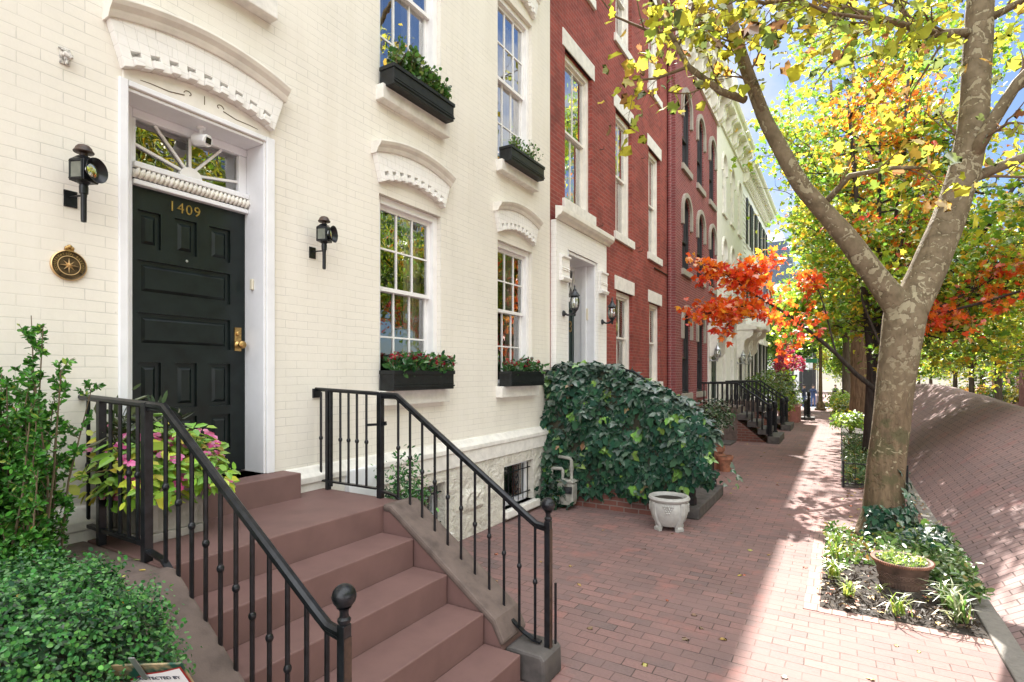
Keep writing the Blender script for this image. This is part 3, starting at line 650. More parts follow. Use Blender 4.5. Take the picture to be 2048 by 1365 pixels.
# front door
tympanum(h1, FX+.018, DR[0]-.03, DR[1]+.03, 3.901, 3.955, 'door_tympanum'); cream_hood(h1, FX, DR[0]-.04, DR[1]+.04, 3.955)
mb = MB(); x = FX-.25
for y0, y1 in ((1.70, 1.825), (2.665, 2.68)): mb.box(x-.06, FX-.001 if y0 > 2 else x+.03, y0+.001, y1, 1.2, 3.86)
mb.box(FX-.1, FX+.018, DR[1]+.001, DR[1]+.075, 1.2, 3.9); mb.box(FX-.1, FX+.018, DR[0]-.055, DR[0]-.001, 1.2, 3.9); mb.box(FX-.1, FX+.016, DR[0]-.0005, DR[1]+.0005, 3.862, 3.9)
mb.box(x-.06, FX-.004, 1.702, 2.664, 3.835, 3.858); mb.box(x-.06, x+.03, 1.825, 2.665, 3.775, 3.835)
mb.box(x-.06, x+.05, 1.825, 2.665, 3.31, 3.345); mb.box(x-.06, x+.06, 1.825, 2.665, 3.425, 3.465)
mb.box(x-.06, x+.02, 2.60, 2.665, 3.465, 3.775); mb.box(x-.06, x+.02, 1.825, 1.85, 3.465, 3.775)
sur = mb.build('door_surround', MAT['white_cool'], h1, bevel=.006)
mb = MB(); mb.tube([(x+.03, 1.825, 3.385), (x+.03, 2.665, 3.385)], .03, 10)
n = 26
for i in range(n): y = 1.84+(2.65-1.84)*i/(n-1); mb.tube([(x+.045, y-.016, 3.352), (x+.062, y, 3.385), (x+.045, y+.016, 3.418)], [.012, .017, .012], 6)
mb.build('rope_moulding', MAT['offwhite'], sur, smooth=True)
mb = MB(); xt = x-.005; c0 = (2.225, 3.47)
mb.prism([(c0[0]+.085*math.cos(a), c0[1]-.004+.085*math.sin(a)) for a in np.linspace(0, math.pi, 13)], xt-.02, xt+.022, 0)
for ty, tz in ((1.85, 3.60), (1.98, 3.775), (2.225, 3.775), (2.47, 3.775), (2.60, 3.56)):
    mb.tube([(xt, c0[0], c0[1]+.03), (xt, ty, tz)], .013, 4)
fan = mb.build('fanlight', MAT['white'], h1, bevel=.002)
mb = MB(); mb.face([(xt-.012, 1.85, 3.465), (xt-.012, 2.60, 3.465), (xt-.012, 2.60, 3.775), (xt-.012, 1.85, 3.775)]); mb.build('pane', MAT['glass'], fan)
mb = MB(); mb.box(xt-1.2, xt-1.15, 1.2, 3.2, 3.2, 4.2); mb.build('interior', MAT['dark'], fan)
def panel_door(house, xf, ya, yb, za, zb, panels, mat, name='front_door', th=.05):
    """leaf with sunk and fielded panels: panels = [(y0,y1,z0,z1)]"""
    mb = MB()
    ys = sorted({ya, yb, *[p[0] for p in panels], *[p[1] for p in panels]}); zs = sorted({za, zb, *[p[2] for p in panels], *[p[3] for p in panels]})
    facade(mb, xf, ya, yb, za, zb, [(*p, .022) for p in panels], .02, False)
    for (a, b, c, d) in panels:
        e = xf-.022; i1 = .03; i2 = .05; q = lambda i, x: [(x, a+i, c+i), (x, b-i, c+i), (x, b-i, d-i), (x, a+i, d-i)]
        O, I, T_ = q(0, e), q(i1, e), q(i2, e+.014)
        for A, B in ((O, I), (I, T_)):
            for k in range(4): mb.face([A[k], A[(k+1) % 4], B[(k+1) % 4], B[k]])
        mb.face(T_)
    mb.face([(xf-th, ya, za), (xf-th, yb, za), (xf-th, yb, zb), (xf-th, ya, zb)])
    mb.face([(xf, ya, za), (xf-th, ya, za), (xf-th, ya, zb), (xf, ya, zb)]); mb.face([(xf, yb, za), (xf-th, yb, za), (xf-th, yb, zb), (xf, yb, zb)])
    return mb.build(name, MAT[mat], house)
PN = [(1.87, 2.02, 2.89, 3.15), (2.115, 2.275, 2.89, 3.15), (2.37, 2.54, 2.89, 3.15), (1.87, 2.54, 2.555, 2.80), (1.87, 2.54, 2.19, 2.43), (1.87, 2.02, 1.75, 2.08), (2.115, 2.275, 1.75, 2.08), (2.37, 2.54, 1.75, 2.08), (1.87, 2.02, 1.4, 1.68), (2.115, 2.275, 1.4, 1.68), (2.37, 2.54, 1.4, 1.68)]
dr = panel_door(h1, x, 1.826, 2.664, 1.215, 3.31, PN, 'door')
mb = MB(); text(mb, '1409', .105, (x+.001, 2.185, 3.195), (0, 1, 0), (0, 0, 1), .006, spacing=1.15); mb.build('house_number', MAT['brass'], dr)
mb = MB(); mb.box(x, x+.008, 2.572, 2.628, 2.185, 2.375); mb.lathe([(.03, 0), (.014, .012), (.013, .03), (.02, .036), (.031, .048), (.031, .062), (.02, .072), (0, .074)], (x+.008, 2.603, 2.235), 18, (1, 0, 0))
mb.lathe([(.018, 0), (.018, .008), (.012, .012), (0, .012)], (x+.008, 2.60, 2.325), 14, (1, 0, 0)); mb.build('handle', MAT['brass'], dr, smooth='auto')
mb = MB(); mb.lathe([(.009, 0), (.009, .006), (0, .007)], (x, 2.2, 2.845), 10, (1, 0, 0)); mb.build('peephole', MAT['zinc'], dr)
mb = MB(); mb.box(-4.10, -4.065, 2.645, 2.666, 2.68, 2.77); mb.build('doorbell', MAT['plastic'], h1, bevel=.008)
t = thing('security_camera', 'small white security camera hanging under the door lintel above the fanlight', 'camera', (-4.07, 2.24, 3.835))
mb = MB(); mb.lathe([(.032, 0), (.03, -.012), (.012, -.02), (.011, -.05), (.018, -.06)], (-4.07, 2.24, 3.835), 16); mb.build('mount', MAT['white_plastic'], t, smooth='auto')
mb = MB(); mb.tube([(-4.12, 2.225, 3.75), (-4.0, 2.255, 3.725)], .047, 8); mb.build('body', MAT['white_plastic'], t, bevel=.008)
mb = MB(); mb.tube([(-4.0, 2.255, 3.725), (-3.994, 2.2565, 3.724)], .03, 4); mb.build('lens', MAT['black_plastic'], t)
t = thing('wall_bracket', 'small rusty white metal bracket fixed high on the cream wall', 'bracket', (FX, 1.37, 3.88))
mb = MB(); mb.box(FX, FX+.012, 1.33, 1.4, 3.82, 3.95); mb.tube([(FX, 1.365, 3.9), (FX+.05, 1.37, 3.89), (FX+.07, 1.39, 3.86)], [.028, .026, .014], 8); mb.tube([(FX+.01, 1.32, 3.94), (FX+.03, 1.41, 3.9)], .008, 6)
mb.tube([(FX+.03, 1.37, 3.87), (FX+.045, 1.365, 3.81)], [.02, .012], 8); mb.build('bracket_body', plain('rusty_white_metal', (.5, .47, .43), .6, var=.5, scale=40, bump=.2), t, bevel=.004); t.scale = (.75,)*3
# round bronze plaque
t = thing('wall_plaque', 'round bronze plaque with an eight-pointed star on the cream wall', 'plaque', (FX, 1.385, 2.65))
c = Vector((FX, 1.385, 2.645)); ux = (1, 0, 0)
mb = MB(); mb.lathe([(.104, 0), (.104, .012), (.098, .02), (.092, .016), (.092, .012), (.066, .012), (.064, .016), (.06, .012), (0, .012)], c, 48, ux); mb.build('disc', MAT['bronze'], t, smooth='auto')
mb = MB()
for k in range(8):
    a = k*math.pi/4; l = .058 if k % 2 == 0 else .046
    def pt(r, an, h): return (FX+.012+h, c.y+r*math.sin(an), c.z+r*math.cos(an))
    for sg in (-1, 1): mb.face([pt(0, a, .014), pt(l, a, .001), pt(.016, a+sg*math.pi/8, .001)])
mb.lathe([(.106, 0), (.106, .016), (.1, .022), (.097, .012)], c, 48, ux, False); mb.lathe([(.068, .01), (.068, .017), (.063, .017), (.063, .01)], c, 40, ux, False)
mb.build('star', MAT['gilt'], t)
mb = MB(); s_ = 'CONSERVATION EASEMENT'
for i, ch in enumerate(s_):
    if ch == ' ': continue
    a = R(-118+236*i/(len(s_)-1)); text(mb, ch, .022, (FX+.0125, c.y+.0735*math.sin(a), c.z+.0735*math.cos(a)), (0, math.cos(a), -math.sin(a)), (0, math.sin(a), math.cos(a)), .002)
mb.build('lettering', MAT['brass'], t)
mb = MB(); mb.box(FX, FX+.02, 1.36, 1.41, 2.742, 2.765); mb.ball((FX+.02, 1.37, 2.765), .014); mb.ball((FX+.02, 1.385, 2.775), .016); mb.ball((FX+.02, 1.4, 2.765), .014); mb.build('crest', MAT['brass'], t); t.scale = (.85,)*3
# carriage lamps
def carriage_lamp(y, z, label):
    t = thing('carriage_lamp', label, 'wall lamp', (FX, y, z), 'carriage lamps beside the door')
    mb = MB(); mb.box(FX, FX+.01, y-.05, y+.035, z-.03, z+.095)
    for a in (-.04, .025):
        for b in (-.02, .085): mb.lathe([(.005, 0), (.004, .006), (0, .007)], (FX+.01, y+a, z+b), 6, (1, 0, 0))
    mb.build('wall_plate', MAT['iron'], t, bevel=.003)
    X, Y = FX+.17, y+.015
    mb = MB(); mb.tube([(FX+.01, y-.01, z+.045), (X, Y, z+.04)], .008, 8); mb.build('arm', MAT['iron'], t)
    a = R(24); ca, sa = math.cos(a), math.sin(a)
    def q(u, v, zz): return (X+u*ca-v*sa, Y+u*sa+v*ca, zz)
    mb = MB(); mb.lathe([(.0, -.225), (.017, -.22), (.019, -.2), (.019, -.04), (.021, -.03), (.021, -.015), (.028, -.01), (.03, .04), (.027, .055), (.045, .075), (.048, .082)], (X, Y, z+.06), 16)
    mb.build('tail_tube', MAT['iron'], t, smooth='auto')
    z0, z1 = z+.135, z+.29; w_ = .062
    mb = MB()
    v = [q(u, vv, zz) for u in (-w_, w_) for vv in (-w_, w_) for zz in (z0, z1)]
    mb.add(v, [(0, 1, 3, 2), (4, 6, 7, 5), (0, 2, 6, 4), (1, 5, 7, 3), (0, 4, 5, 1), (2, 3, 7, 6)])
    tp = [q(u, vv, z1) for u, vv in ((-w_, -w_), (w_, -w_), (w_, w_), (-w_, w_))]; t2 = [q(u*.45, vv*.45, z1+.04) for u, vv in ((-w_, -w_), (w_, -w_), (w_, w_), (-w_, w_))]
    mb.add(tp+t2, [(0, 1, 5, 4), (1, 2, 6, 5), (2, 3, 7, 6), (3, 0, 4, 7), (4, 5, 6, 7)])
    mb.build('body', MAT['iron'], t, bevel=.004)
    for sgn in (-1, 1):
        mb = MB(); vv = sgn*(w_+.002); mb.add([q(-.045, vv, z0+.02), q(.045, vv, z0+.02), q(.045, vv, z1-.02), q(-.045, vv, z1-.02)], [(0, 1, 2, 3)]); mb.build('side_glass', MAT['side_glass'], t)
        mb = MB(); e = .012
        for (u0, u1, a0, a1) in ((-.055, .055, z0+.008, z0+.022), (-.055, .055, z1-.022, z1-.008), (-.055, -.043, z0+.008, z1-.008), (.043, .055, z0+.008, z1-.008)):
            mb.tube([q((u0+u1)/2, vv, a0), q((u0+u1)/2, vv, a1)] if (u1-u0) < .05 else [q(u0, vv, (a0+a1)/2), q(u1, vv, (a0+a1)/2)], .007, 6)
        mb.build('side_frame', MAT['brass' if False else 'iron'], t)
    f = (ca, sa, 0); zc = (z0+z1)/2+.005
    mb = MB(); mb.lathe([(.05, 0), (.052, .012), (.06, .02), (.088, .052), (.091, .054), (.09, .048), (.062, .016), (.05, .004)], q(w_, 0, zc), 32, f, False); mb.build('hood_ring', MAT['iron'], t, smooth='auto')
    mb = MB(); mb.lathe([(.052, .004), (.05, .014), (.03, .02), (0, .023)], q(w_, 0, zc), 28, f); mb.build('lens', MAT['mirror'], t, smooth='auto')
    mb = MB(); mb.lathe([(.026, 0), (.026, .022), (.062, .028), (.066, .034), (.062, .042), (.055, .05), (.05, .066), (.036, .082), (.014, .09), (0, .091)], (X, Y, z1+.036), 24); mb.build('vent_cap', MAT['iron_rust'], t, smooth='auto')
    t.scale = (.79,)*3
    return t
carriage_lamp(1.40, 3.02, 'black carriage lamp left of the black door, above the bronze plaque')
carriage_lamp(3.135, 3.03, 'black carriage lamp on the cream wall between the black door and the first window')
mb = MB(); mb.box(FX, FX+.13, 3.43, 3.78, .62, 1.12); t = mb.build('utility_box', MAT['white_cool'], bevel=.012); tag(t, 'plain pale utility box on the wall behind the railing gate', 'utility box')
# window boxes
def window_box(ya, yb, z, label, plants):
    t = thing('window_box', label, 'window box', (FX, (ya+yb)/2, z), 'black window boxes on the cream house')
    xa, xb = FX+.02, FX+.21; mb = MB(); h = .2
    mb.box(xa, xa+.02, ya, yb, z+.002, z+h); mb.box(xb-.02, xb, ya, yb, z+.002, z+h); mb.box(xa+.02, xb-.02, ya, ya+.02, z+.002, z+h); mb.box(xa+.02, xb-.02, yb-.02, yb, z+.002, z+h); mb.box(xa+.02, xb-.02, ya+.02, yb-.02, z+.002, z+.02)
    mb.build('box', MAT['box'], t, bevel=.004)
    mb = MB(); mb.box(xb, xb+.012, ya-.008, yb+.012, z+.165, z+.203); mb.box(xb, xb+.01, ya-.008, yb+.01, z+.03, z+.048); mb.box(xa, xb, yb, yb+.012, z+.165, z+.203); mb.box(xa, xb, ya-.01, ya, z+.165, z+.203); mb.box(xb, xb+.006, ya+.004, yb, z+.0585, z+.068)
    mb.build('trim', MAT['box'], t, bevel=.003)
    mb = MB(); mb.box(xa+.021, xb-.021, ya+.021, yb-.021, z+.1, z+.17); mb.build('potting_soil', MAT['soil'], t)
    rng = np.random.default_rng(int(ya*100+z*10)); xc = (xa+xb)/2
    p = thing(plants[0], plants[1], plants[2], (xc, (ya+yb)/2, z+.17)); mode = plants[3]
    stems = []; LP = []; LT = []; FP = []
    for i in range(plants[4]):
        y = rng.uniform(ya+.05, yb-.04); u = (y-ya)/(yb-ya); b = np.array([xc+rng.uniform(-.05, .06), y, z+.16])
        hh = plants[5](u)*rng.uniform(.55, 1.1)+.03
        d = np.array([rng.normal(.12, .25), rng.normal(.1 if mode != 'red' else 0, .3), 1.0]); tip = b+d/np.linalg.norm(d)*hh
        stems.append(([b, (b+tip)/2+rng.normal(0, .01, 3), tip], [.004, .003, .002], 4))
        for k in range(plants[6]): f = rng.uniform(.2, 1.05); LP.append(b+(tip-b)*f+rng.normal(0, .016, 3)); LT.append(rng.normal(size=3)+[.4, 0, .2])
        if mode == 'red' and rng.random() < .5: FP += [tip+rng.normal(0, .011, 3)+[0.005, 0, .008] for _ in range(12)]
    tubes_mesh(stems).build('stem', MAT['twig'], p)
    pal = BOX if mode == 'red' else [((.06, .16, .03), 3), ((.12, .24, .05), 3), ((.22, .3, .07), 1.5), ((.07, .11, .05), 1)]
    leaves('foliage', LP, plants[7], 'oval' if mode == 'red' else 'round', pal, MAT['leaf'], p, T=LT, up=.5, seed=int(ya*10))
    if FP: leaves('blossom', FP, .022, 'petal', [((.38, .018, .03), 3), ((.26, .015, .045), 2), ((.5, .05, .08), 1)], MAT['petal'], p, up=.8, seed=3)
    return t
window_box(W1[0]-.01, W1[1]-.03, 1.83, 'black window box of dark red flowers under the first ground floor window', ('window_box_flowers', 'dark red bushy flowers in the window box nearest the front railing', 'flowers', 'red', 90, lambda u: .17, 9, .075))
window_box(W2[0]+.01, W2[1]-.01, 1.83, 'black window box below the ground floor window beside the red brick house', ('window_box_flowers', 'green and pink-leaved plants in the ground floor window box near the ivy', 'flowers', 'red', 80, lambda u: .12+.06*(u > .5), 8, .07))
window_box(W1[0]-.01, W1[1]-.03, 4.845, 'black upstairs window box with tall leafy herbs, above the nearer ground floor window', ('window_box_plants', 'tall light green herbs spilling from the nearer upstairs window box', 'plants', 'herb', 120, lambda u: .34-.16*u, 12, .05))
window_box(W2[0]+.01, W2[1]-.01, 4.845, 'black upstairs window box with a thin sprawling plant, beside the red brick house', ('window_box_plants', 'thin sprawling green plant in the upstairs box beside the red house', 'plants', 'herb', 36, lambda u: .18+.1*u, 12, .035))

# ------------------------------------------------------------------ front stoop
st = thing('front_stoop', 'brown painted stone steps rising to the black front door', 'steps', (-2.8, 2.2, 0), 'stoops along the row')
mb = MB(); mb.box(FX+.0, -2.97, 1.452, 3.2, 0, 1.0); mb.build('landing', MAT['brown'], st, bevel=.008)
mb = MB(); mb.box(-4.2, -3.72, 1.63, 2.85, .99, 1.2); mb.build('door_step', MAT['brown'], st, bevel=.008)
for i, (xa, xb) in enumerate(((-2.969, -2.655), (-2.654, -2.345), (-2.344, -2.035), (-2.034, -1.75))):
    mb = MB(); mb.box(xa, xb, 1.47, 2.992, 0, .8-.2*i); mb.build('tread', MAT['brown'], st, bevel=.008)
cp = [(-2.969, 0), (-2.969, 1.0), (-2.90, 1.0), (-1.93, .355), (-1.86, .2), (-1.86, 0)]
for (ya, yb) in ((2.994, 3.30), (1.17, 1.468)):
    mb = MB(); mb.prism([(-2.968, 0), (-2.968, .955), (-2.9, .955), (-1.98, .33), (-1.9, .18), (-1.9, 0)], ya+.012, yb-.012, 1); mb.build('cheek_wall', MAT['brown'], st)
    mb = MB(); mb.prism([(-2.968, .956), (-2.968, 1.012), (-2.88, 1.012), (-1.95, .375), (-1.875, .235), (-1.91, .2), (-1.985, .331), (-2.9, .956)], ya, yb, 1); mb.build('coping', MAT['brownstone'], st, bevel=.02)
    mb = MB(); mb.prism([(-1.9, 0), (-1.9, .185), (-1.86, .2), (-1.63, .2), (-1.605, .17), (-1.60, 0)], ya+.04, yb-.008, 1); mb.build('end_block', MAT['dark_stone'], st, bevel=.02)
mb = MB(); mb.box(FX+.005, -2.97, 1.15, 1.4515, 0, .93); mb.build('side_wall', MAT['brown'], st, bevel=.03)
mb = MB(); mb.box(FX+.005, -2.95, 1.135, 1.45, .931, 1.0); mb.build('side_coping', MAT['brownstone'], st, bevel=.02)
# railings
def knuckle(mb, p, r=.017): mb.lathe([(.008, -.02), (r*.8, -.014), (r, -.004), (r, .004), (r*.8, .014), (.008, .02)], p, 10)
def railing(yr, label, group, wallposts):
    t = thing('stair_railing', label, 'railing', (-2.4, yr, 0), group)
    top = [(-3.16, yr, 1.835), (-2.99, yr, 1.83), (-1.80, yr, 1.04), (-1.735, yr, 1.0), (-1.66, yr, .99)]
    mb = MB()
    for k in range(len(top)-1): pass
    mb.tube(top, .021, 8); mb.tube([(p[0], p[1], p[2]-.022) for p in top], .013, 6); mb.build('handrail', MAT['iron'], t, smooth='auto')
    bot = [(-3.16, yr, 1.055), (-2.99, yr, 1.03), (-1.83, yr, .245), (-1.76, yr, .215), (-1.70, yr, .21)]
    mb = MB(); mb.prism([(a[0], a[2]) for a in bot]+[(a[0], a[2]+.014) for a in bot[::-1]], yr-.017, yr+.017, 1); mb.build('bottom_rail', MAT['iron'], t)
    for i in range(11):
        x = -2.99+.02+(1.19+.08)*i/10.35
        zt = np.interp(x, [a[0] for a in top], [a[2] for a in top]); zb = np.interp(x, [a[0] for a in bot], [a[2] for a in bot])
        mb = MB(); mb.tube([(x, yr, zb), (x, yr, zt)], .0105, 6); knuckle(mb, (x, yr, zb+(zt-zb)*(.52 if i % 2 else .5))); mb.build('baluster', MAT['iron'], t, smooth='auto')
    mb = MB(); mb.box(-3.185, -3.14, yr-.022, yr+.022, 1.0, 1.85); mb.build('post', MAT['iron'], t, bevel=.003)
    mb = MB(); mb.box(-1.665, -1.625, yr-.02, yr+.02, .2, 1.03); mb.build('newel_post', MAT['iron'], t, bevel=.003)
    mb = MB(); mb.box(-1.6245, -1.622, yr-.018, yr+.018, .2, .98); mb.build('rust_streak', MAT['iron_rust'], t)
    mb = MB(); mb.lathe([(.02, 0), (.026, .012), (.026, .02), (.018, .028), (.017, .05), (.022, .058), (.03, .066)], (-1.645, yr, 1.03), 16); mb.ball((-1.645, yr, 1.138), .047, 20, 12); mb.lathe([(.0478, -.003), (.0478, .003)], (-1.645, yr, 1.138), 20); mb.build('finial', MAT['iron'], t, smooth='auto')
    return t
t = railing(3.17, 'black iron stair railing on the far side of the brown steps, beside the gate', 'iron railings of the front steps', 1)
mb = MB(); mb.box(-1.61, -1.598, 3.19, 3.205, .22, .62); mb.build('spike', MAT['iron'], t)
t2 = railing(1.455, 'black iron stair railing nearest the camera, in front of the boxwood', 'iron railings of the front steps', 0)
mb = MB(); mb.tube([(FX, 1.45, 1.86), (-3.16, 1.455, 1.835)], .02, 8); mb.build('landing_rail', MAT['iron'], t2)
mb = MB(); mb.box(-3.93, -3.18, 1.44, 1.47, 1.08, 1.1); mb.build('landing_bottom_rail', MAT['iron'], t2)
for x in (-3.86, -3.575, -3.46, -3.36, -3.26): mb = MB(); mb.tube([(x, 1.455, 1.09), (x, 1.455, 1.84)], .0105, 6); knuckle(mb, (x, 1.455, 1.45)); mb.build('baluster', MAT['iron'], t2, smooth='auto')
mb = MB(); mb.box(-3.71, -3.67, 1.435, 1.475, 1.0, 1.85); mb.build('post', MAT['iron'], t2, bevel=.003)
# gate
t = thing('railing_gate', 'small black iron gate between the cream wall and the far stair railing', 'gate', (-3.5, 3.17, 1.0))
mb = MB(); mb.box(-3.80, -3.765, 3.15, 3.19, .98, 1.86); mb.box(-3.76, -3.735, 3.158, 3.182, 1.03, 1.85); mb.build('post', MAT['iron'], t, bevel=.003)
mb = MB(); mb.tube([(FX, 3.17, 1.865), (-3.19, 3.17, 1.84)], .017, 8); mb.box(FX, FX+.02, 3.13, 3.21, 1.79, 1.87); mb.build('top_rail', MAT['iron'], t)
mb = MB(); mb.box(-3.935, -3.20, 3.153, 3.187, 1.065, 1.08); mb.build('bottom_rail', MAT['iron'], t)
for x in (-3.875, -3.63, -3.53, -3.43, -3.32): mb = MB(); mb.tube([(x, 3.17, 1.075), (x, 3.17, 1.84)], .0105, 6); knuckle(mb, (x, 3.17, 1.44)); mb.build('bar', MAT['iron'], t, smooth='auto')
mb = MB(); mb.tube([(-3.32, 3.17, 1.58), (-3.2, 3.17, 1.59)], .011, 6); mb.prism([(-3.13, 1.58), (-3.1, 1.59), (-3.105, 1.62), (-3.14, 1.61)], 3.16, 3.18, 1); mb.build('latch', MAT['iron'], t)
# ------------------------------------------------------------------ red brick house
X2 = -3.95
h2 = thing('row_house', 'red brick house with flat white lintels and a white painted brick portico', 'house', (X2, 11, 0), 'row houses along the street')
HI = [(8.22, 9.38), (10.62, 11.62), (12.86, 13.82)]; LO = [(10.66, 11.68), (12.92, 13.86)]
DO = (8.12, 9.42)
holes = [(a, b, 4.93, 7.48) for a, b in HI]+[(a, b, 8.98, 11.2) for a, b in HI]+[(a, b, 1.80, 3.74) for a, b in LO]+[(*DO, 1.0, 4.05, .4)]
mb = MB(); facade(mb, X2, 7.66, 14.6, -.3, 12.6, holes, .12); mb.build('wall', MAT['red'], h2)
sl = (.17, .05, .10, 'stone_white'); ln = (.29, .018, .10, 'stone_white')
for a, b in HI:
    sash_window(h2, X2, a, b, 4.93, 7.48, .12, 2, 1, 'offwhite', 'glass_hi', .1, 'curtain', sl, ln, draw=(0, .3))
    sash_window(h2, X2, a, b, 8.98, 11.2, .12, 2, 1, 'offwhite', 'glass_hi', .1, 'curtain', sl, ln, draw=(0, .3))
for i, (a, b) in enumerate(LO): sash_window(h2, X2, a, b, 1.80, 3.74, .12, 2, 1, 'offwhite', 'glass', .1, 'curtain', sl, ln, draw=(0, .25), blind=.5 if i == 0 else .95)
cornice(h2, X2, 7.7, 14.55, 11.85, 12.55, .5, 'offwhite', 7)
mb = MB(); xp = X2+.10
facade(mb, xp, 7.70, 9.86, .9, 4.46, [(DO[0], DO[1], .9, 4.06, .101)], .1, False)
mb.face([(xp, 7.70, .9), (xp, 7.70, 4.46), (X2, 7.70, 4.46), (X2, 7.70, .9)]); mb.face([(xp, 9.86, .9), (X2, 9.86, .9), (X2, 9.86, 4.46), (xp, 9.86, 4.46)])
po = mb.build('portico', MAT['white_brick'], h2)
mb = MB(); prof = [(0, 4.461), (.03, 4.461), (.05, 4.5), (.10, 4.52), (.13, 4.56), (.13, 4.64), (0, 4.67)]
mb.prism([(xp+a, b) for a, b in prof], 7.66, 9.96, 1); mb.build('portico_cornice', MAT['offwhite'], po, bevel=.006)
for y0, y1 in ((7.80, 8.10), (9.46, 9.78)):
    mb = MB(); mb.prism([(xp+a, b) for a, b in [(0, 3.5), (.07, 3.5), (.09, 3.54), (.09, 3.56), (.05, 3.58), (.05, 3.66), (.065, 3.675), (.05, 3.69), (.065, 3.705), (.05, 3.72), (.05, 3.86), (.08, 3.88), (.08, 3.91), (0, 3.93)]], y0, y1, 1); mb.build('capital', MAT['white_brick'], po, bevel=.004)
mb = MB()
mb.box(X2-.40, X2+.099, DO[0]+.001, DO[0]+.05, .9, 4.05); mb.box(X2-.40, X2+.06, DO[1]-.05, DO[1]-.001, .9, 4.05); mb.box(X2-.40, X2+.08, DO[0]+.05, DO[1]-.05, 4.0, 4.049); mb.box(X2-.2, X2-.1, DO[1]-.09, DO[1]-.05, .9, 4.0)
mb.box(X2-.42, X2-.34, DO[0]+.05, DO[1]-.05, 3.34, 3.42); mb.build('door_lining', MAT['white_cool'], po, bevel=.008)
xd = X2-.36
d2 = panel_door(h2, xd, DO[0]+.051, DO[1]-.051, 1.0, 3.34, [(8.27, 8.7, 2.2, 3.2), (8.83, 9.27, 2.2, 3.2), (8.27, 8.7, 1.2, 2.05), (8.83, 9.27, 1.2, 2.05)], 'green_door')
mb = MB(); text(mb, '3', .3, (xd+.003, 9.2, 2.78), (0, 1, 0), (0, 0, 1), .006); mb.build('house_number', MAT['brass'], d2)
mb = MB(); mb.box(xd-.02, xd+.02, DO[0]+.051, DO[0]+.12, 3.42, 4.0); mb.box(xd-.02, xd+.02, DO[1]-.12, DO[1]-.051, 3.42, 4.0); mb.box(xd-.02, xd+.02, DO[0]+.12, DO[1]-.12, 3.93, 4.0)
for k in (-1, 1):
    for yy in np.arange(8.3, 9.4, .3): mb.tube([(xd+.01, yy-k*.15, 3.42), (xd+.01, yy+k*.15, 3.95)], .014, 5)
tr = mb.build('transom', MAT['white'], h2); mb = MB(); mb.face([(xd-.005, DO[0], 3.42), (xd-.005, DO[1], 3.42), (xd-.005, DO[1], 4), (xd-.005, DO[0], 4)]); mb.build('pane', MAT['glass'], tr)
mb = MB(); mb.box(X2-.15, X2-.07, DO[1]-.076, DO[1]-.0505, 3.0, 3.22); mb.build('intercom', MAT['plastic'], h2, bevel=.004)
mb = MB()
for y, z in ((9.75, 6.3), (9.7, 4.82), (12.1, 4.8), (12.3, 7.0), (14.3, 7.2), (11.95, 4.85), (14.25, 4.86)): mb.tube([(X2, y, z), (X2+.09, y, z), (X2+.09, y, z+.05)], .008, 5)
mb.tube([(X2+.02, 13.3, 4.63), (X2+.02, 14.58, 4.63)], .016, 6); mb.build('shutter_hook', MAT['iron_rust'], h2)
def wall_lantern(X, y, z, label, s=1.0, group='lanterns beside the white portico', lm='lantern'):
    t = thing('wall_lantern', label, 'wall lamp', (X, y, z), group); XC = X+.2*s
    mb = MB(); mb.lathe([(.05*s, 0), (.05*s, .01), (.03*s, .03), (0, .032)], (X, y, z+.05*s), 16, (1, 0, 0))
    mb.tube([(X+.02, y, z+.05*s), (X+.08*s, y, z+.02*s), (XC-.05*s, y, z+.03*s), (XC, y, z+.07*s)], [.022*s, .016*s, .02*s, .02*s], 8)
    mb.lathe([(0, -.03), (.014, -.02), (.02, 0), (.016, .02), (.03, .05), (.05, .075), (.055, .085)], (XC, y, z+.02*s), 12); mb.build('arm', MAT[lm], t, smooth='auto')
    zb = z+.105*s
    mb = MB(); P = [(.055, 0), (.075, .05), (.082, .11), (.074, .17), (.06, .21)]
    for k in range(6):
        a = k*math.pi/3; mb.tube([(XC+r*s*math.cos(a), y+r*s*math.sin(a), zb+q*s) for r, q in P], .006*s, 5)
    mb.lathe([(.056*s, -.004), (.06*s, .004), (.056*s, .01)], (XC, y, zb), 12); mb.build('cage', MAT[lm], t)
    mb = MB(); mb.lathe([(r*.96*s, q*s) for r, q in P], (XC, y, zb), 12); mb.build('glass', MAT['lens'], t, smooth=True)
    mb = MB(); mb.lathe([(.012*s, 0), (.012*s, .1*s), (.004*s, .13*s)], (XC, y, zb), 8); mb.build('candle', MAT['plastic'], t)
    mb = MB(); mb.lathe([(.064*s, .205*s), (.088*s, .212*s), (.08*s, .235*s), (.045*s, .275*s), (.03*s, .30*s), (.034*s, .31*s), (.016*s, .33*s), (.012*s, .36*s), (.016*s, .37*s), (0, .41*s)], (XC, y, zb), 12); mb.build('cap', MAT[lm], t, smooth='auto')
    return t
wall_lantern(X2+.105, 7.95, 2.93, 'grey six-sided lantern on the portico pier nearer the cream house')
wall_lantern(X2+.105, 9.62, 2.93, 'grey six-sided lantern on the portico pier nearer the red brick windows')

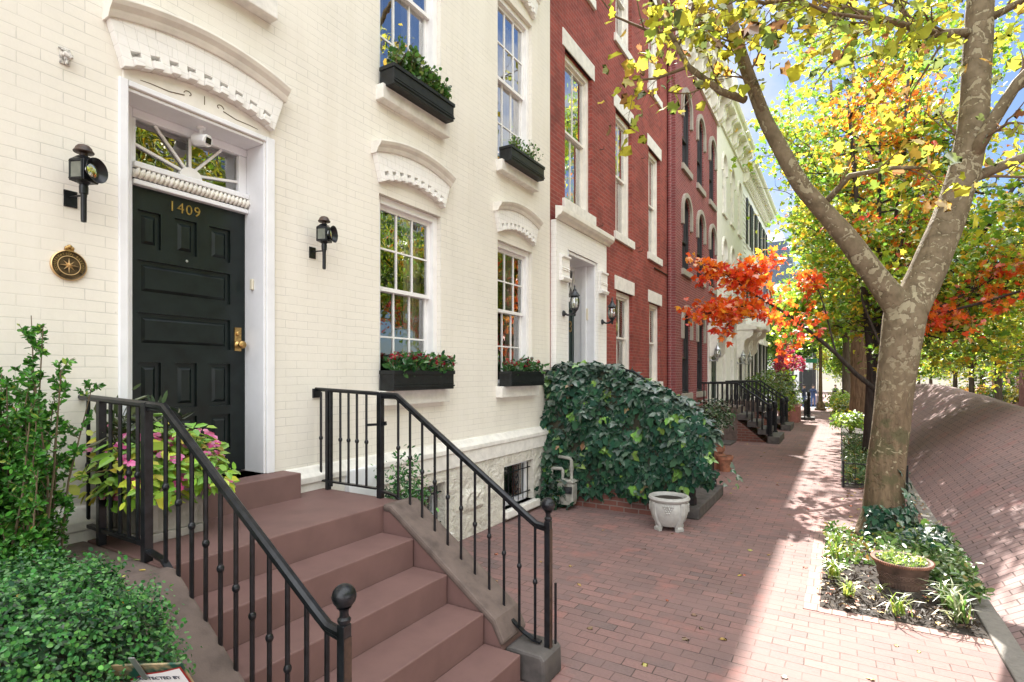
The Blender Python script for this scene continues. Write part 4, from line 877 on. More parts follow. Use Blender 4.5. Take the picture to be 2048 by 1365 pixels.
# ivy-covered stoop of the red house
st2 = thing('ivy_stoop', 'dark stone steps of the red brick house beside the ivy', 'steps', (-2.8, 8.5, 0), 'stoops along the row')
for i in range(6):
    xb = -1.64-.36*i; mb = MB(); mb.box(X2+.1, xb, 7.62 if i == 0 else 7.72, 9.42 if i == 0 else 9.3, .0+.17*i, .17*(i+1)); mb.build('step', MAT['dark_stone'], st2, bevel=.02)
mb = MB(); mb.box(X2+.05, -1.98, 7.5, 7.715, 0, .34); mb.prism([(X2+.05, .341), (-2.0, .341), (-2.0, .5), (-3.5, 1.0), (X2+.05, 1.02)], 7.52, 7.715, 1); mb.build('side_wall', MAT['low_brick'], st2)
def fluted_newel(x, y, z, h=1.05, label='', s=1):
    t = thing('newel_post', label, 'post', (x, y, z), 'fluted iron newel posts')
    mb = MB(); r = .075*s; mb.lathe([(r*1.25, 0), (r*1.25, .10), (r*1.05, .13), (r*1.1, .2), (r*.8, .26)], (x, y, z), 8); mb.build('base', MAT['iron'], t, bevel=.004)
    mb = MB(); V = []; n = 24
    for zz in (.255, h-.16):
        for k in range(n): a = 2*math.pi*k/n; rr = r*(.74 if k % 2 else .62); V.append((x+rr*math.cos(a), y+rr*math.sin(a), z+zz))
    mb.add(V, [(k, (k+1) % n, n+(k+1) % n, n+k) for k in range(n)]); mb.build('shaft', MAT['iron'], t)
    mb = MB(); mb.lathe([(r*.8, h-.165), (r*1.05, h-.14), (r*1.05, h-.06), (r*.85, h-.05), (r*.9, h-.03), (r*.75, h+.02), (r*.4, h+.05), (0, h+.055)], (x, y, z), 16); mb.build('cap', MAT['iron'], t, smooth='auto')
    return t
fluted_newel(-1.80, 9.2, .17, .95, 'black fluted iron post on the bottom step beside the ivy')
fluted_newel(-1.80, 7.78, .17, .75, 'black fluted iron post hidden in the near end of the ivy')
rng = np.random.default_rng(21)
iv = thing('ivy', 'dense dark green ivy smothering the stoop railing of the red house', 'ivy', (-2.7, 7.6, 0))
topf = lambda x: np.interp(x, [-3.95, -3.75, -2.9, -2.3, -1.75, -1.42, -1.3], [1.98, 2.12, 2.10, 1.84, 1.55, 1.2, .85])
botf = lambda x: np.interp(x, [-3.95, -3.5, -3.0, -2.2, -1.9, -1.6, -1.3], [.04, .12, .2, .2, .38, .58, .5])
P = []; N = []
for _ in range(3600):
    x = rng.uniform(-3.93, -1.44); a, b = botf(x), topf(x)+rng.normal(0, .05); t_ = rng.random()**.85; z = a+(b-a)*t_
    bul = .17*math.sqrt(max(0, 1-(2*abs(t_-.5))**2.6))*(1+.45*math.sin(x*5.1+z*3.7)+.3*math.sin(x*11-z*9))
    P.append((x, 7.57-bul+rng.normal(0, .035), z)); N.append((.15+rng.normal(0, .2), -1, .45+.7*(t_ > .9)))
for _ in range(900):
    x = rng.uniform(-3.93, -1.4); P.append((x, 7.5+rng.uniform(0, .34), topf(x)+rng.normal(0, .03))); N.append((.3, -.25, 1))
for _ in range(24):   # far railing by the newel post
    x = rng.uniform(-2.4, -1.36); P.append((x, 9.3+rng.normal(0, .08), rng.uniform(.15, .35+.45*(-1.4-x+.5)))); N.append((.6, -.6, .5))
leaves('foliage', P, .11, 'ivy', IVY, MAT['leaf_gloss'], iv, N=N, T=[(.1, -.2, -1)]*len(P), up=.25, jit=.5, seed=4, patch=(lambda P: .75*((np.sin(P[:, 0]*6.3+1)*np.sin(P[:, 2]*8.1+P[:, 0]*2)) > .86), [((.14, .30, .06), 3), ((.24, .42, .08), 2)]))
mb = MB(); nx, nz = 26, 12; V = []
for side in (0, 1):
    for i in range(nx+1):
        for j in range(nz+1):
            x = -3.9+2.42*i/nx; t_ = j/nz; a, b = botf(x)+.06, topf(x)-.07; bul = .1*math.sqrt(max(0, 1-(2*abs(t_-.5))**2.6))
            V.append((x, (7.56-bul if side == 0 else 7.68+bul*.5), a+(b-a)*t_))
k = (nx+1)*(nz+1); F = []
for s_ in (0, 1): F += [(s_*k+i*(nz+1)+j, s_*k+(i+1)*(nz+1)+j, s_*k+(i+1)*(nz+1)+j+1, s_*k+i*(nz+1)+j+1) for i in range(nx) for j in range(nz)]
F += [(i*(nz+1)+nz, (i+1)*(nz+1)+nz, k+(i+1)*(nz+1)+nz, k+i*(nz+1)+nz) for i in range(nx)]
mb.add(V, F); mb.build('ivy_shade_core', MAT['core'], iv)  # solid dark filler behind the ivy leaves, painted as their inner shade
mb = MB(); mb.tube([(-3.0, 7.62, 2.12), (-2.55, 7.6, 2.03), (-2.3, 7.58, 1.86), (-1.95, 7.57, 1.58)], .018, 6); mb.build('railing', MAT['iron'], iv)
# gas meter
t = thing('gas_meter', 'pale grey gas meter with bent pipes at the foot of the ivy', 'gas meter', (-3.5, 7.3, 0))
mb = MB(); mb.prism([(-3.58, .06), (-3.36, .06), (-3.34, .14), (-3.34, .36), (-3.37, .40), (-3.56, .40), (-3.6, .36), (-3.6, .14)], 7.22, 7.38, 1); mb.build('meter_body', MAT['meter'], t, bevel=.015)
mb = MB(); mb.box(-3.48, -3.35, 7.19, 7.219, .24, .34); mb.build('dial_cover', MAT['lantern'], t, bevel=.008)
mb = MB(); mb.prism([(-3.62, .402), (-3.33, .402), (-3.36, .44), (-3.59, .44)], 7.2, 7.4, 1); mb.build('meter_top', MAT['meter'], t, bevel=.006)
mb = MB(); mb.tube([(-3.54, 7.3, .44), (-3.54, 7.3, .56), (-3.56, 7.3, .58), (-3.70, 7.28, .58), (-3.72, 7.28, .56), (-3.72, 7.28, .1)], .025, 8); mb.tube([(-3.40, 7.3, .44), (-3.40, 7.3, .72), (-3.44, 7.33, .74), (-3.9, 7.45, .75)], .025, 8)
for p in ((-3.72, 7.28, .45), (-3.72, 7.28, .2), (-3.4, 7.3, .6)): mb.lathe([(.035, -.03), (.035, .03)], p, 8)
mb.build('pipe', MAT['meter'], t, smooth='auto')
P = np.random.default_rng(6).normal(size=(260, 3))*[.13, .08, .17]+[-3.68, 7.2, .2]
P = P[P[:, 2] > .02]; o = leaves('ivy_clump', P, .085, 'ivy', IVY, MAT['leaf_gloss'], None, up=.3, seed=9); tag(o, 'small ivy clump growing in front of the gas meter pipe', 'ivy')
# pale cast stone urn
t = thing('stone_planter', 'pale cast stone urn with grape relief and four feet by the ivy', 'planter', (-1.89, 7.03, 0))
c = (-1.89, 7.03, 0)
mb = MB(); mb.lathe([(.1, .05), (.16, .06), (.212, .14), (.238, .24), (.24, .34), (.225, .36), (.25, .375), (.262, .40), (.25, .425), (.22, .428), (.205, .41), (.2, .36), (.0, .355)], c, 40); mb.build('bowl', MAT['cast_stone'], t, smooth='auto')
for k in range(4):
    a = R(45+90*k+12); ca, sa = math.cos(a), math.sin(a); q = lambda r, s_, z: (c[0]+r*ca-s_*sa, c[1]+r*sa+s_*ca, z)
    mb = MB(); V = []
    for r, z, ww in ((.165, 0, .05), (.205, 0, .05), (.212, .045, .045), (.19, .06, .03), (.217, .12, .026), (.25, .22, .026), (.256, .34, .028), (.248, .368, .028)): V += [q(r, -ww, z), q(r, ww, z)]
    n = len(V)//2; b = len(V); V += [q(.13, -.03, .05), q(.13, .03, .05), q(.21, -.02, .36), q(.21, .02, .36)]
    F = [(2*i, 2*i+1, 2*i+3, 2*i+2) for i in range(n-1)]+[tuple([b]+[2*i for i in range(n)]+[b+2]), tuple([b+1]+[2*i+1 for i in range(n)]+[b+3])]
    mb.add(V, F); mb.build('foot', MAT['cast_stone'], t, bevel=.006)
mb = MB(); rr = random.Random(5)
for k in range(4):
    for i in range(4):
        for j in range(5-i):
            a = R(90*k+12+(j-(4-i)/2)*7); z = .33-i*.028; r = np.interp(z, [.14, .24, .34], [.212, .238, .24]); mb.ball((c[0]+r*math.cos(a), c[1]+r*math.sin(a), z), .014, 7, 5)
mb.build('grape_relief', MAT['cast_stone'], t, smooth=True)
mb = MB(); mb.lathe([(.2, .36), (.198, .385), (.1, .39), (0, .392)], c, 20); mb.build('soil', MAT['soil'], t)

# ------------------------------------------------------------------ dark red house with arched windows
X3 = -3.755
h3 = thing('row_house', 'dark red brick house with tall arched windows in stone hoods', 'house', (X3, 17.5, 0), 'row houses along the street')
C3 = [15.78, 17.6, 19.42]; hw = .46
holes = [(c-hw, c+hw, 7.85, 9.98) for c in C3]+[(c-hw, c+hw, 4.93, 7.0) for c in C3]+[(c-hw, c+hw, 1.45, 3.82) for c in C3[:2]]
mb = MB(); facade(mb, X3, 14.6, 20.3, -.4, 12.15, holes, .09)
for c in C3:
    for z in (9.98, 7.0)+((3.82,) if c < 19 else ()): spandrel(mb, X3, c-hw, c+hw, z-.42, z, .419, .09)
mb.build('wall', MAT['dark_red'], h3)
mb = MB(); mb.box(X3-.02, X3+.05, 14.62, 18.3, -.4, .9); mb.box(X3-.02, X3+.06, 14.62, 18.3, .9, 1.0); mb.build('plinth', MAT['brownstone'], h3)
for c in C3:
    for z0, z1 in ((7.85, 9.98), (4.93, 7.0), (1.45, 3.82)):
        if z0 < 2 and c > 19: continue
        sash_window(h3, X3, c-hw, c+hw, z0, z1, .09, 1, 1, 'shutter', 'glass_hi', .05, None, (.17, .07, .1, 'stone'), None, arch=.42, hood=(.13, .07, .42, 'stone'), meet=.42)
def hood_roof(house, X, y0, y1, z, out_, mat, name='door_hood'):
    mb = MB(); mb.prism([(X, z), (X+out_, z), (X+out_+.06, z+.06), (X+out_+.06, z+.13), (X+out_*.8, z+.2), (X, z+.34)], y0, y1, 1); o = mb.build(name, MAT[mat], house, bevel=.01)
    for yy in (y0+.06, y1-.24): b = MB(); b.prism([(X+.002+a, z-.001+bz) for a, bz in bracket_poly(out_*.85, 1.25)], yy, yy+.18, 1); b.build('bracket', MAT[mat], o, bevel=.015)
    return o
def entry(house, X, y0, y1, z0, z1, dmat, smat):
    mb = MB(); mb.box(X, X+.06, y0-.35, y0, z0, z1+.35); mb.box(X, X+.06, y1, y1+.35, z0, z1+.35); mb.box(X, X+.06, y0, y1, z1, z1+.35); mb.build('door_surround', MAT[smat], house, bevel=.01)
    panel_door(house, X+.03, y0+.002, y1-.002, z0, z1-.001, [(y0+.1, (y0+y1)/2-.05, z0+.2, z0+.9), ((y0+y1)/2+.05, y1-.1, z0+.2, z0+.9), (y0+.1, (y0+y1)/2-.05, z0+1.05, z1-.15), ((y0+y1)/2+.05, y1-.1, z0+1.05, z1-.15)], dmat, th=.02)
hood_roof(h3, X3, 18.75, 20.5, 3.75, .75, 'offwhite')
entry(h3, X3, 19.0, 19.95, 1.0, 3.25, 'green_door', 'offwhite')
cornice(h3, X3, 14.62, 20.55, 10.9, 12.1, .62, 'offwhite', 6, True, gable=(14.95, 20.15))
mb = MB(); mb.tube([(X2+.06, 14.52, 11.8), (X2+.06, 14.52, 1.2)], .05, 8); mb.build('downpipe', MAT['dark_red'], h2)
# ------------------------------------------------------------------ cream stucco house
h4 = thing('row_house', 'pale cream stucco house with narrow arched windows and a bracketed cornice', 'house', (X3, 23.3, 0), 'row houses along the street')
C4 = [21.75, 23.5, 25.3]; hw = .40
holes = [(c-hw, c+hw, 8.1, 10.3) for c in C4]+[(c-hw, c+hw, 4.85, 7.1) for c in C4]+[(c-hw, c+hw, 1.45, 3.75) for c in C4[:2]]
mb = MB(); facade(mb, X3-.003, 20.3, 26.35, -.8, 12.05, holes, .08)
for c in C4:
    for z in (10.3, 7.1)+((3.75,) if c < 25 else ()): spandrel(mb, X3-.003, c-hw, c+hw, z-.4, z, .399, .08)
mb.build('wall', MAT['cream_stucco'], h4)
for c in C4:
    for z0, z1 in ((8.1, 10.3), (4.85, 7.1), (1.45, 3.75)):
        if z0 < 2 and c > 25: continue
        sash_window(h4, X3-.003, c-hw, c+hw, z0, z1, .08, 1, 1, 'offwhite', 'glass_hi', .06, None, (.13, .07, .08, 'offwhite'), None, arch=.4, hood=(.11, .06, .3, 'offwhite'))
cornice(h4, X3-.003, 20.56, 26.4, 11.15, 12.1, .55, 'offwhite', 5, True)
hood_roof(h4, X3, 24.5, 26.3, 3.85, .75, 'offwhite'); entry(h4, X3, 24.9, 25.8, 1.0, 3.3, 'shutter', 'offwhite')
# ------------------------------------------------------------------ white clapboard house
h5 = thing('row_house', 'white clapboard house with dark shutters at the end of the row', 'house', (X3, 30.8, 0), 'row houses along the street')
C5 = [28.0, 29.7, 31.4, 33.1, 34.5]; hw = .42
holes = [(c-hw, c+hw, 8.1, 10.2) for c in C5]+[(c-hw, c+hw, 4.9, 6.9) for c in C5]+[(c-hw, c+hw, 1.4, 3.6) for c in C5[1:]]
mb = MB(); facade(mb, X3-.006, 26.35, 35.25, -1.0, 11.5, holes, .1)
mb.build('wall', MAT['clap'], h5)
mb = MB()
for i in range(44):
    z = .9+i*.215
    for a, b in zip([26.4]+[c+hw+.42 for c in C5], [c-hw-.42 for c in C5]+[35.24]):
        if b-a > .05: mb.prism([(X3-.005, z), (X3+.022, z), (X3-.005, z+.21)], a, b, 1)
mb.build('clapboard', MAT['clap'], h5)
for c in C5:
    for z0, z1 in ((8.1, 10.2), (4.9, 6.9), (1.4, 3.6)):
        if z0 < 2 and c < 29: continue
        sash_window(h5, X3-.006, c-hw, c+hw, z0, z1, .1, 2, 2, 'white', 'glass_hi', .06, None, (.1, .06, .06, 'white'), (.14, .06, .06, 'white') if z0 > 8 else (.3, .14, .1, 'offwhite'))
        for sd in (-1, 1):
            mb = MB(); y = c+sd*(hw+.22); mb.box(X3+.024, X3+.065, y-.19, y+.19, z0, z1)
            for k in range(int((z1-z0)/.09)): mb.box(X3+.066, X3+.075, y-.15, y+.15, z0+.06+k*.09, z0+.11+k*.09)
            mb.build('shutter', MAT['shutter'], h5)
cornice(h5, X3, 26.4, 35.5, 10.7, 11.55, .6, 'offwhite', 26, False, True, bw=.1)
mb = MB(); mb.prism([(26.6, 4.0), (28.6, 4.0), (28.6, 4.12), (27.6, 4.6), (26.6, 4.12)], X3, X3+.9, 0); pd = mb.build('door_hood', MAT['offwhite'], h5)
for yy in (26.65, 28.35): b = MB(); b.prism([(X3+.03+a, 3.999+bz) for a, bz in bracket_poly(.7, 1.2)], yy, yy+.18, 1); b.build('bracket', MAT['offwhite'], pd, bevel=.01)
entry(h5, X3+.025, 27.2, 28.0, 1.0, 3.3, 'green_door', 'offwhite')
wall_lantern(X3+.06, 18.72, 2.4, 'silver lantern left of the white door hood beside the dark red house', 1.25, 'lanterns further along the row', 'zinc')
wall_lantern(X3+.06, 24.3, 2.4, 'dark lantern on the cream stucco wall beside its door', 1.2, 'lanterns further along the row', 'zinc')
wall_lantern(X3+.06, 26.25, 2.4, 'dark lantern between the cream stucco house and the clapboard house', 1.2, 'lanterns further along the row', 'zinc')
# stoops with fluted newels
def row_stoop(y0, y1, lab, labs, zb=0):
    t = thing('stoop', lab, 'steps', (-2.7, (y0+y1)/2, zb), 'stoops along the row'); H = 1.0
    mb = MB(); mb.box(-3.7, -2.62, y0+.05, y1-.05, zb+H-.14, zb+H); mb.box(-3.0, -2.62, y0+.1, y1-.1, zb, zb+H-.141); mb.build('landing', MAT['brownstone'], t)
    for i in range(4):
        xa = -2.619+.28*i; z = zb+H-.2*(i+1); mb = MB(); mb.box(xa, xa+.31, y0+(.05 if i < 3 else -.1), y1-(.05 if i < 3 else -.1), z-.17 if i < 3 else z-.2, z); mb.build('step', MAT['dark_stone'], t, bevel=.012)
    mb = MB(); mb.prism([(-2.618, zb), (-1.85, zb), (-2.618, zb+.62)], y0+.08, y1-.08, 1); mb.build('brick_base', MAT['low_brick'], t)
    for k, yy in enumerate((y0, y1)):
        r = thing('stair_railing', labs[k], 'railing', (-2.6, yy, zb), 'iron railings along the row')
        mb = MB(); mb.tube([(-3.65, yy, zb+1.72), (-2.6, yy, zb+1.72), (-1.78, yy, zb+1.12)], .028, 6); mb.build('handrail', MAT['iron'], r)
        for i in range(14):
            x = -3.55+i*.135; zt = zb+np.interp(x, [-3.65, -2.6, -1.78], [1.72, 1.72, 1.12]); z0 = zb+np.interp(x, [-2.62, -2.6, -1.78], [1.0, .95, .25])
            mb = MB(); mb.tube([(x, yy, z0), (x, yy, z0+.2), (x, yy, z0+.25), (x, yy, zt)], [.024, .024, .016, .02], 6); mb.build('baluster', MAT['iron'], r)
        fluted_newel(-1.72, yy, zb+.0, 1.1, labs[k+2])
row_stoop(17.15, 18.55, 'brownstone steps on a brick base below the hooded white door', ['near iron railing of the steps below the hooded white door', 'far iron railing of the steps below the hooded white door', 'near black fluted newel post of the steps below the hooded white door', 'far black fluted newel post of the steps below the hooded white door'])
row_stoop(21.3, 22.7, 'second flight of dark steps, in front of the cream stucco house', ['near iron railing of the cream stucco house steps', 'far iron railing of the cream stucco house steps', 'near black fluted newel post of the cream stucco house steps', 'far black fluted newel post of the cream stucco house steps'])
mb = MB(); mb.box(-3.5, -2.6, 16.0, 16.9, -.002, .05); tag(mb.build('cellar_hatch', MAT['dark_stone'], bevel=.01), 'low dark cellar hatch beside the brownstone steps', 'hatch')
# ------------------------------------------------------------------ plants by the front steps
rng = np.random.default_rng(31)
t = thing('landing_planter', 'weathered grey stone planter on the landing by the black door', 'planter', (-3.67, 1.74, 1.0))
mb = MB(); mb.box(-3.9, -3.46, 1.56, 1.95, 1.0, 1.05); mb.box(-3.88, -3.48, 1.58, 1.93, 1.05, 1.30); mb.box(-3.91, -3.45, 1.55, 1.96, 1.30, 1.36); mb.box(-3.479, -3.468, 1.62, 1.66, 1.06, 1.29); mb.box(-3.479, -3.468, 1.85, 1.89, 1.06, 1.29); mb.box(-3.84, -3.8, 1.569, 1.579, 1.06, 1.29); mb.box(-3.56, -3.52, 1.569, 1.579, 1.06, 1.29)
mb.build('box', MAT['grey_wood'], t, bevel=.012)
t = thing('impatiens_plant', 'pink flowering plant with yellow-green leaves in the grey stone planter', 'flowers', (-3.67, 1.74, 1.36))
P = []; N = []; ST = []; FP = []
for i in range(230):
    b = np.array([rng.uniform(-3.84, -3.5), rng.uniform(1.6, 1.92), 1.34]); a = rng.uniform(-2.2, 1.2); el = rng.uniform(.15, 1.35); l = rng.uniform(.15, .36)
    d = np.array([math.cos(a)*math.cos(el), math.sin(a)*math.cos(el)*.9, math.sin(el)]); m_ = b+d*l*.6; tip = b+d*l+[0, 0, -.10*math.cos(el)]
    tip[0] = max(tip[0], -3.92); ST.append(([b, m_, tip], [.006, .005, .003], 5))
    for k in range(13): f = rng.uniform(.4, 1.1); P.append(b+(tip-b)*f+rng.normal(0, .028, 3)); N.append(d+[0.2, 0, .5])
    if rng.random() < .42: FP.append((tip+d*.03, d))
tubes_mesh(ST).build('stem', MAT['twig'], t)
leaves('foliage', P, .085, 'oval', [((.2, .40, .05), 4), ((.32, .5, .06), 3), ((.55, .58, .07), 1.6), ((.6, .5, .06), .5)], MAT['shrub_leaf'], t, N=N, up=.5, jit=.5, seed=2)
Q = []; QN = []; QT = []
for c, d in FP:
    n = d+np.array([.5, -.3, .4]); n /= np.linalg.norm(n); a0 = np.cross(n, [0, 0, 1.]); a0 /= np.linalg.norm(a0)
    for k in range(5): Q.append(c); QN.append(n); QT.append(rotv(a0, n, k*2*math.pi/5))
leaves('blossom', Q, .033, 'petal', [((.75, .12, .34), 3), ((.8, .25, .48), 2)], MAT['petal'], t, N=QN, T=QT, up=0, jit=.1, seed=3, var=.08)
P = rng.normal(size=(420, 3))*[.1, .09, .1]+[-3.8, 1.72, 1.58]; P = P[P[:, 0] > -3.92]
o = leaves('rhododendron', P, .11, 'lance', [((.07, .10, .04), 3), ((.12, .13, .06), 2), ((.05, .07, .04), 2)], MAT['leaf_gloss'], None, up=.4, seed=5); tag(o, 'dull dark-leaved shrub behind the pink flowers against the cream wall', 'shrub')
# tall loose shrub against the wall
t = thing('tall_shrub', 'tall loose boxwood shrub with upright bare stems against the cream wall', 'shrub', (-3.5, .98, 0))
ST = []; P = []; N = []; T_ = []
for i in range(96):
    u = rng.uniform(-1, 1); b = np.array([-3.62+u*.17+rng.normal(0, .04), 1.0+rng.normal(0, .06), .05])
    top = 1.1+.9*rng.random()**1.2+(.3 if -.15 < u < .75 and rng.random() < .4 else 0)-(.45 if u < -.5 else 0); tip = b+np.array([u*.13+rng.normal(0, .05), rng.normal(0, .09), top]); tip[0] = max(tip[0], -3.9); tip[1] = min(tip[1], 1.3)
    mid = b+(tip-b)*.5+rng.normal(0, .04, 3); pts = [b, (b+mid)/2, mid, (mid+tip)/2+rng.normal(0, .02, 3), tip]; ST.append((pts, [.011, .009, .007, .005, .002], 5))
    for k in range(34):
        f = rng.uniform(.2, .999); j = min(int(f*4), 3); q = np.array(pts[j])*(1-(f*4-j))+np.array(pts[j+1])*(f*4-j)
        d = np.array([rng.normal(0, .8), rng.normal(0, .6)-.15, rng.uniform(.6, 1.4)]); d /= np.linalg.norm(d); l = rng.uniform(.05, .15)*(1.15-.45*f); e = q+d*l; ST.append(([q, e], [.003, .0015], 3))
        for m_ in range(22): w_ = rng.uniform(.15, 1.05); P.append(q+d*l*w_); N.append(rng.normal(size=3)+[.2, -.4, .6]); T_.append(d+rng.normal(0, .7, 3))
tubes_mesh(ST).build('stem', plain('pale_shrub_stem', (.13, .095, .055), .9, bump=0), t)
leaves('foliage', P, .03, 'oval', [((.04, .15, .02), 4), ((.065, .22, .028), 4), ((.13, .33, .045), 2), ((.32, .42, .08), .4), ((.5, .22, .05), .05)], MAT['shrub_leaf'], t, N=N, T=T_, up=.2, jit=.3, seed=7)
# clipped boxwood mound
bx = thing('boxwood_bush', 'rounded clipped boxwood bush in front of the steps', 'shrub', (-2.46, .67, 0))
def mound(c, r, n, rg, e=2.6):
    d = unit(rg.normal(size=(n, 3))); d = d[d[:, 2] > -.5]
    k = (np.abs(d)**e).sum(1)**(-1/e); s_ = d*k[:, None]
    bumpy = 1+.05*np.sin(s_[:, 0]*9+s_[:, 1]*7)*np.sin(s_[:, 2]*8+s_[:, 1]*5)+.035*np.sin(s_[:, 0]*23+2)*np.sin(s_[:, 1]*19)
    return np.array(c)+s_*np.array(r)*bumpy[:, None], d
CB, RB = (-2.46, .67, .60), (.54, .42, .66)
P, N = mound(CB, RB, 80000, rng, 4.0); P = P+N*rng.normal(-.012, .03, (len(P), 1))
leaves('foliage', P, .0145, 'round', [((.045, .16, .04), 4), ((.075, .235, .055), 3.5), ((.14, .34, .08), 2), ((.03, .085, .04), 1.5), ((.5, .3, .03), .012)], MAT['shrub_leaf'], bx, N=N, up=.35, jit=.75, seed=8)
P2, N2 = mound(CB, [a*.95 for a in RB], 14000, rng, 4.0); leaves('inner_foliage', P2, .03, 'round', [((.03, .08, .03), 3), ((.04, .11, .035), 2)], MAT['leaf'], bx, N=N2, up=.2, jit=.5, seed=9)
mb = MB(); CM = [a*.9 for a in RB]; mb.ball(CB, .95, 28, 18, CM); mb.build('shade_core', MAT['core'], bx)  # solid dark ball inside the bush, its colour imitates the shade between leaves
P = rng.normal(size=(480, 3))*[.13, .08, .2]+[-3.45, 3.75, .82]; P = P[P[:, 2] > .3]
t = thing('small_shrub', 'small dark green shrub below the window behind the gate post', 'shrub', (-3.45, 3.75, 0))
ST = [([(-3.45, 3.75, 0), (-3.45+rng.normal(0, .03), 3.75, .5), tuple(np.array([-3.45, 3.75, .95])+rng.normal(0, .09, 3))], [.01, .008, .003], 5) for _ in range(8)]
tubes_mesh(ST).build('stem', MAT['twig'], t); leaves('foliage', np.repeat(P, 3, 0)+rng.normal(0, .03, (len(P)*3, 3)), .04, 'oval', BOX, MAT['leaf_gloss'], t, up=.3, seed=4)
# yard sign in the boxwood
t = thing('yard_sign', 'small green lawn sign on a metal stake in front of the boxwood', 'sign', (-1.88, .92, 0))
o_ = Vector((-1.93, .895, 1.015)); rt = Vector((.24, .13, .015)).normalized(); upv = Vector((.32, -.40, .86)); upv = (upv-rt*upv.dot(rt)).normalized(); nn_ = rt.cross(upv)
def sp(u, v, d=0): return tuple(o_+rt*u+upv*v+nn_*d)
mb = MB(); W_, H_ = .135, .2
A = [sp(-W_, -H_), sp(W_, -H_), sp(W_, .065), sp(-W_, .065)]; B = [sp(-W_, -H_, .006), sp(W_, -H_, .006), sp(W_, .065, .006), sp(-W_, .065, .006)]
mb.add(A+B, [(3, 2, 1, 0), (4, 5, 6, 7), (0, 1, 5, 4), (1, 2, 6, 5), (2, 3, 7, 6), (3, 0, 4, 7)])
sm = M('sign_print', .35); f = sm.noise(sm.obj(), 11, 4, .6); sm.link(sm.ramp(f, [(.42, (.012, .06, .045)), (.55, (.30, .23, .13)), (.68, (.42, .3, .17))]), sm.b.inputs['Base Color']); mb.build('board', sm.m, t)
sh = [(-.13, -.02), (-.06, -.01), (0, .02), (.06, .03), (.125, .05), (.128, -.03), (.12, -.12), (.06, -.18), (0, -.2), (-.08, -.18), (-.13, -.1)]
mb = MB(); mb.face([sp(u*1.045, v*1.05+.001, .0075) for u, v in sh]); mb.build('red_border', plain('sign_red', (.4, .03, .03), .4, bump=0), t)
mb = MB(); mb.face([sp(u, v-.003, .009) for u, v in sh]); mb.build('shield', MAT['white_plastic'], t)
mb = MB(); text(mb, 'PROTECTED BY', .0215, sp(.035, -.008, .0105), rt, upv, .0005); text(mb, 'American', .046, sp(.02, -.055, .0105), rt, upv, .0005); text(mb, 's.', .046, sp(.092, -.097, .0105), rt, upv, .0005); mb.build('lettering', MAT['black_text'], t)
mb = MB(); mb.add([sp(-.012, .0, .011), sp(.008, .0, .011), sp(.008, .115, .011), sp(-.012, .115, .011), sp(-.012, .0, .014), sp(.008, .0, .014), sp(.008, .115, .014), sp(-.012, .115, .014)], [(3, 2, 1, 0), (4, 5, 6, 7), (0, 1, 5, 4), (1, 2, 6, 5), (2, 3, 7, 6), (3, 0, 4, 7)])
mb.tube([sp(0, .02, -.006), sp(0, -.2, -.006), (o_.x, o_.y, 0.02)], .006, 6); mb.build('stake', MAT['zinc'], t)

# ------------------------------------------------------------------ street trees
def tree(name, label, cat, base, trunk, bark, group, seed, maxlev, kids, leafspec, up=.12, ang=(.45, .95), first=.35, ratio=.62, r0=None, prune=True, limbs=None, spread=.3, per=6, extra=None, wob=.13, patch=None):
    """trunk: list of (point, radius); limbs: list of (start point, dir, length, radius)"""
    rg = np.random.default_rng(seed); t = thing(name, label, cat, base, group); tubes = []; tips = []
    tubes.append(([p for p, r in trunk], [r for p, r in trunk], 20))
    for (p, d, l, r) in (limbs or []): grow(rg, p, d, l, r, 0, maxlev, tubes, tips, up, kids, ratio, wob, ang, first)
    if extra: extra(rg, tubes, tips)
    tubes_mesh(tubes[:1]).build('trunk', MAT[bark], t, smooth=True)
    if len(tubes) > 1: tubes_mesh([q for q in tubes[1:] if q[1][0] > .03]).build('limbs', MAT[bark], t, smooth=True)
    tw = [q for q in tubes[1:] if q[1][0] <= .03]
    if prune and tw: kk = lit_keep(np.array([q[0][len(q[0])//2] for q in tw]), rg, .35); tw = [q for q, k in zip(tw, kk) if k]
    if tw: tubes_mesh(tw).build('twigs', MAT['twig' if bark == 'syc' else bark], t)
    P = around(rg, tips, per, spread)
    if prune: P = P[lit_keep(P, rg, .035 if prune is True else prune)]
    size, shape, pal = leafspec
    # colour drifts in patches across the crown
    leaves('crown', P, size, shape, pal, MAT['leaf'], t, up=.75, seed=seed, patch=patch)
    return t
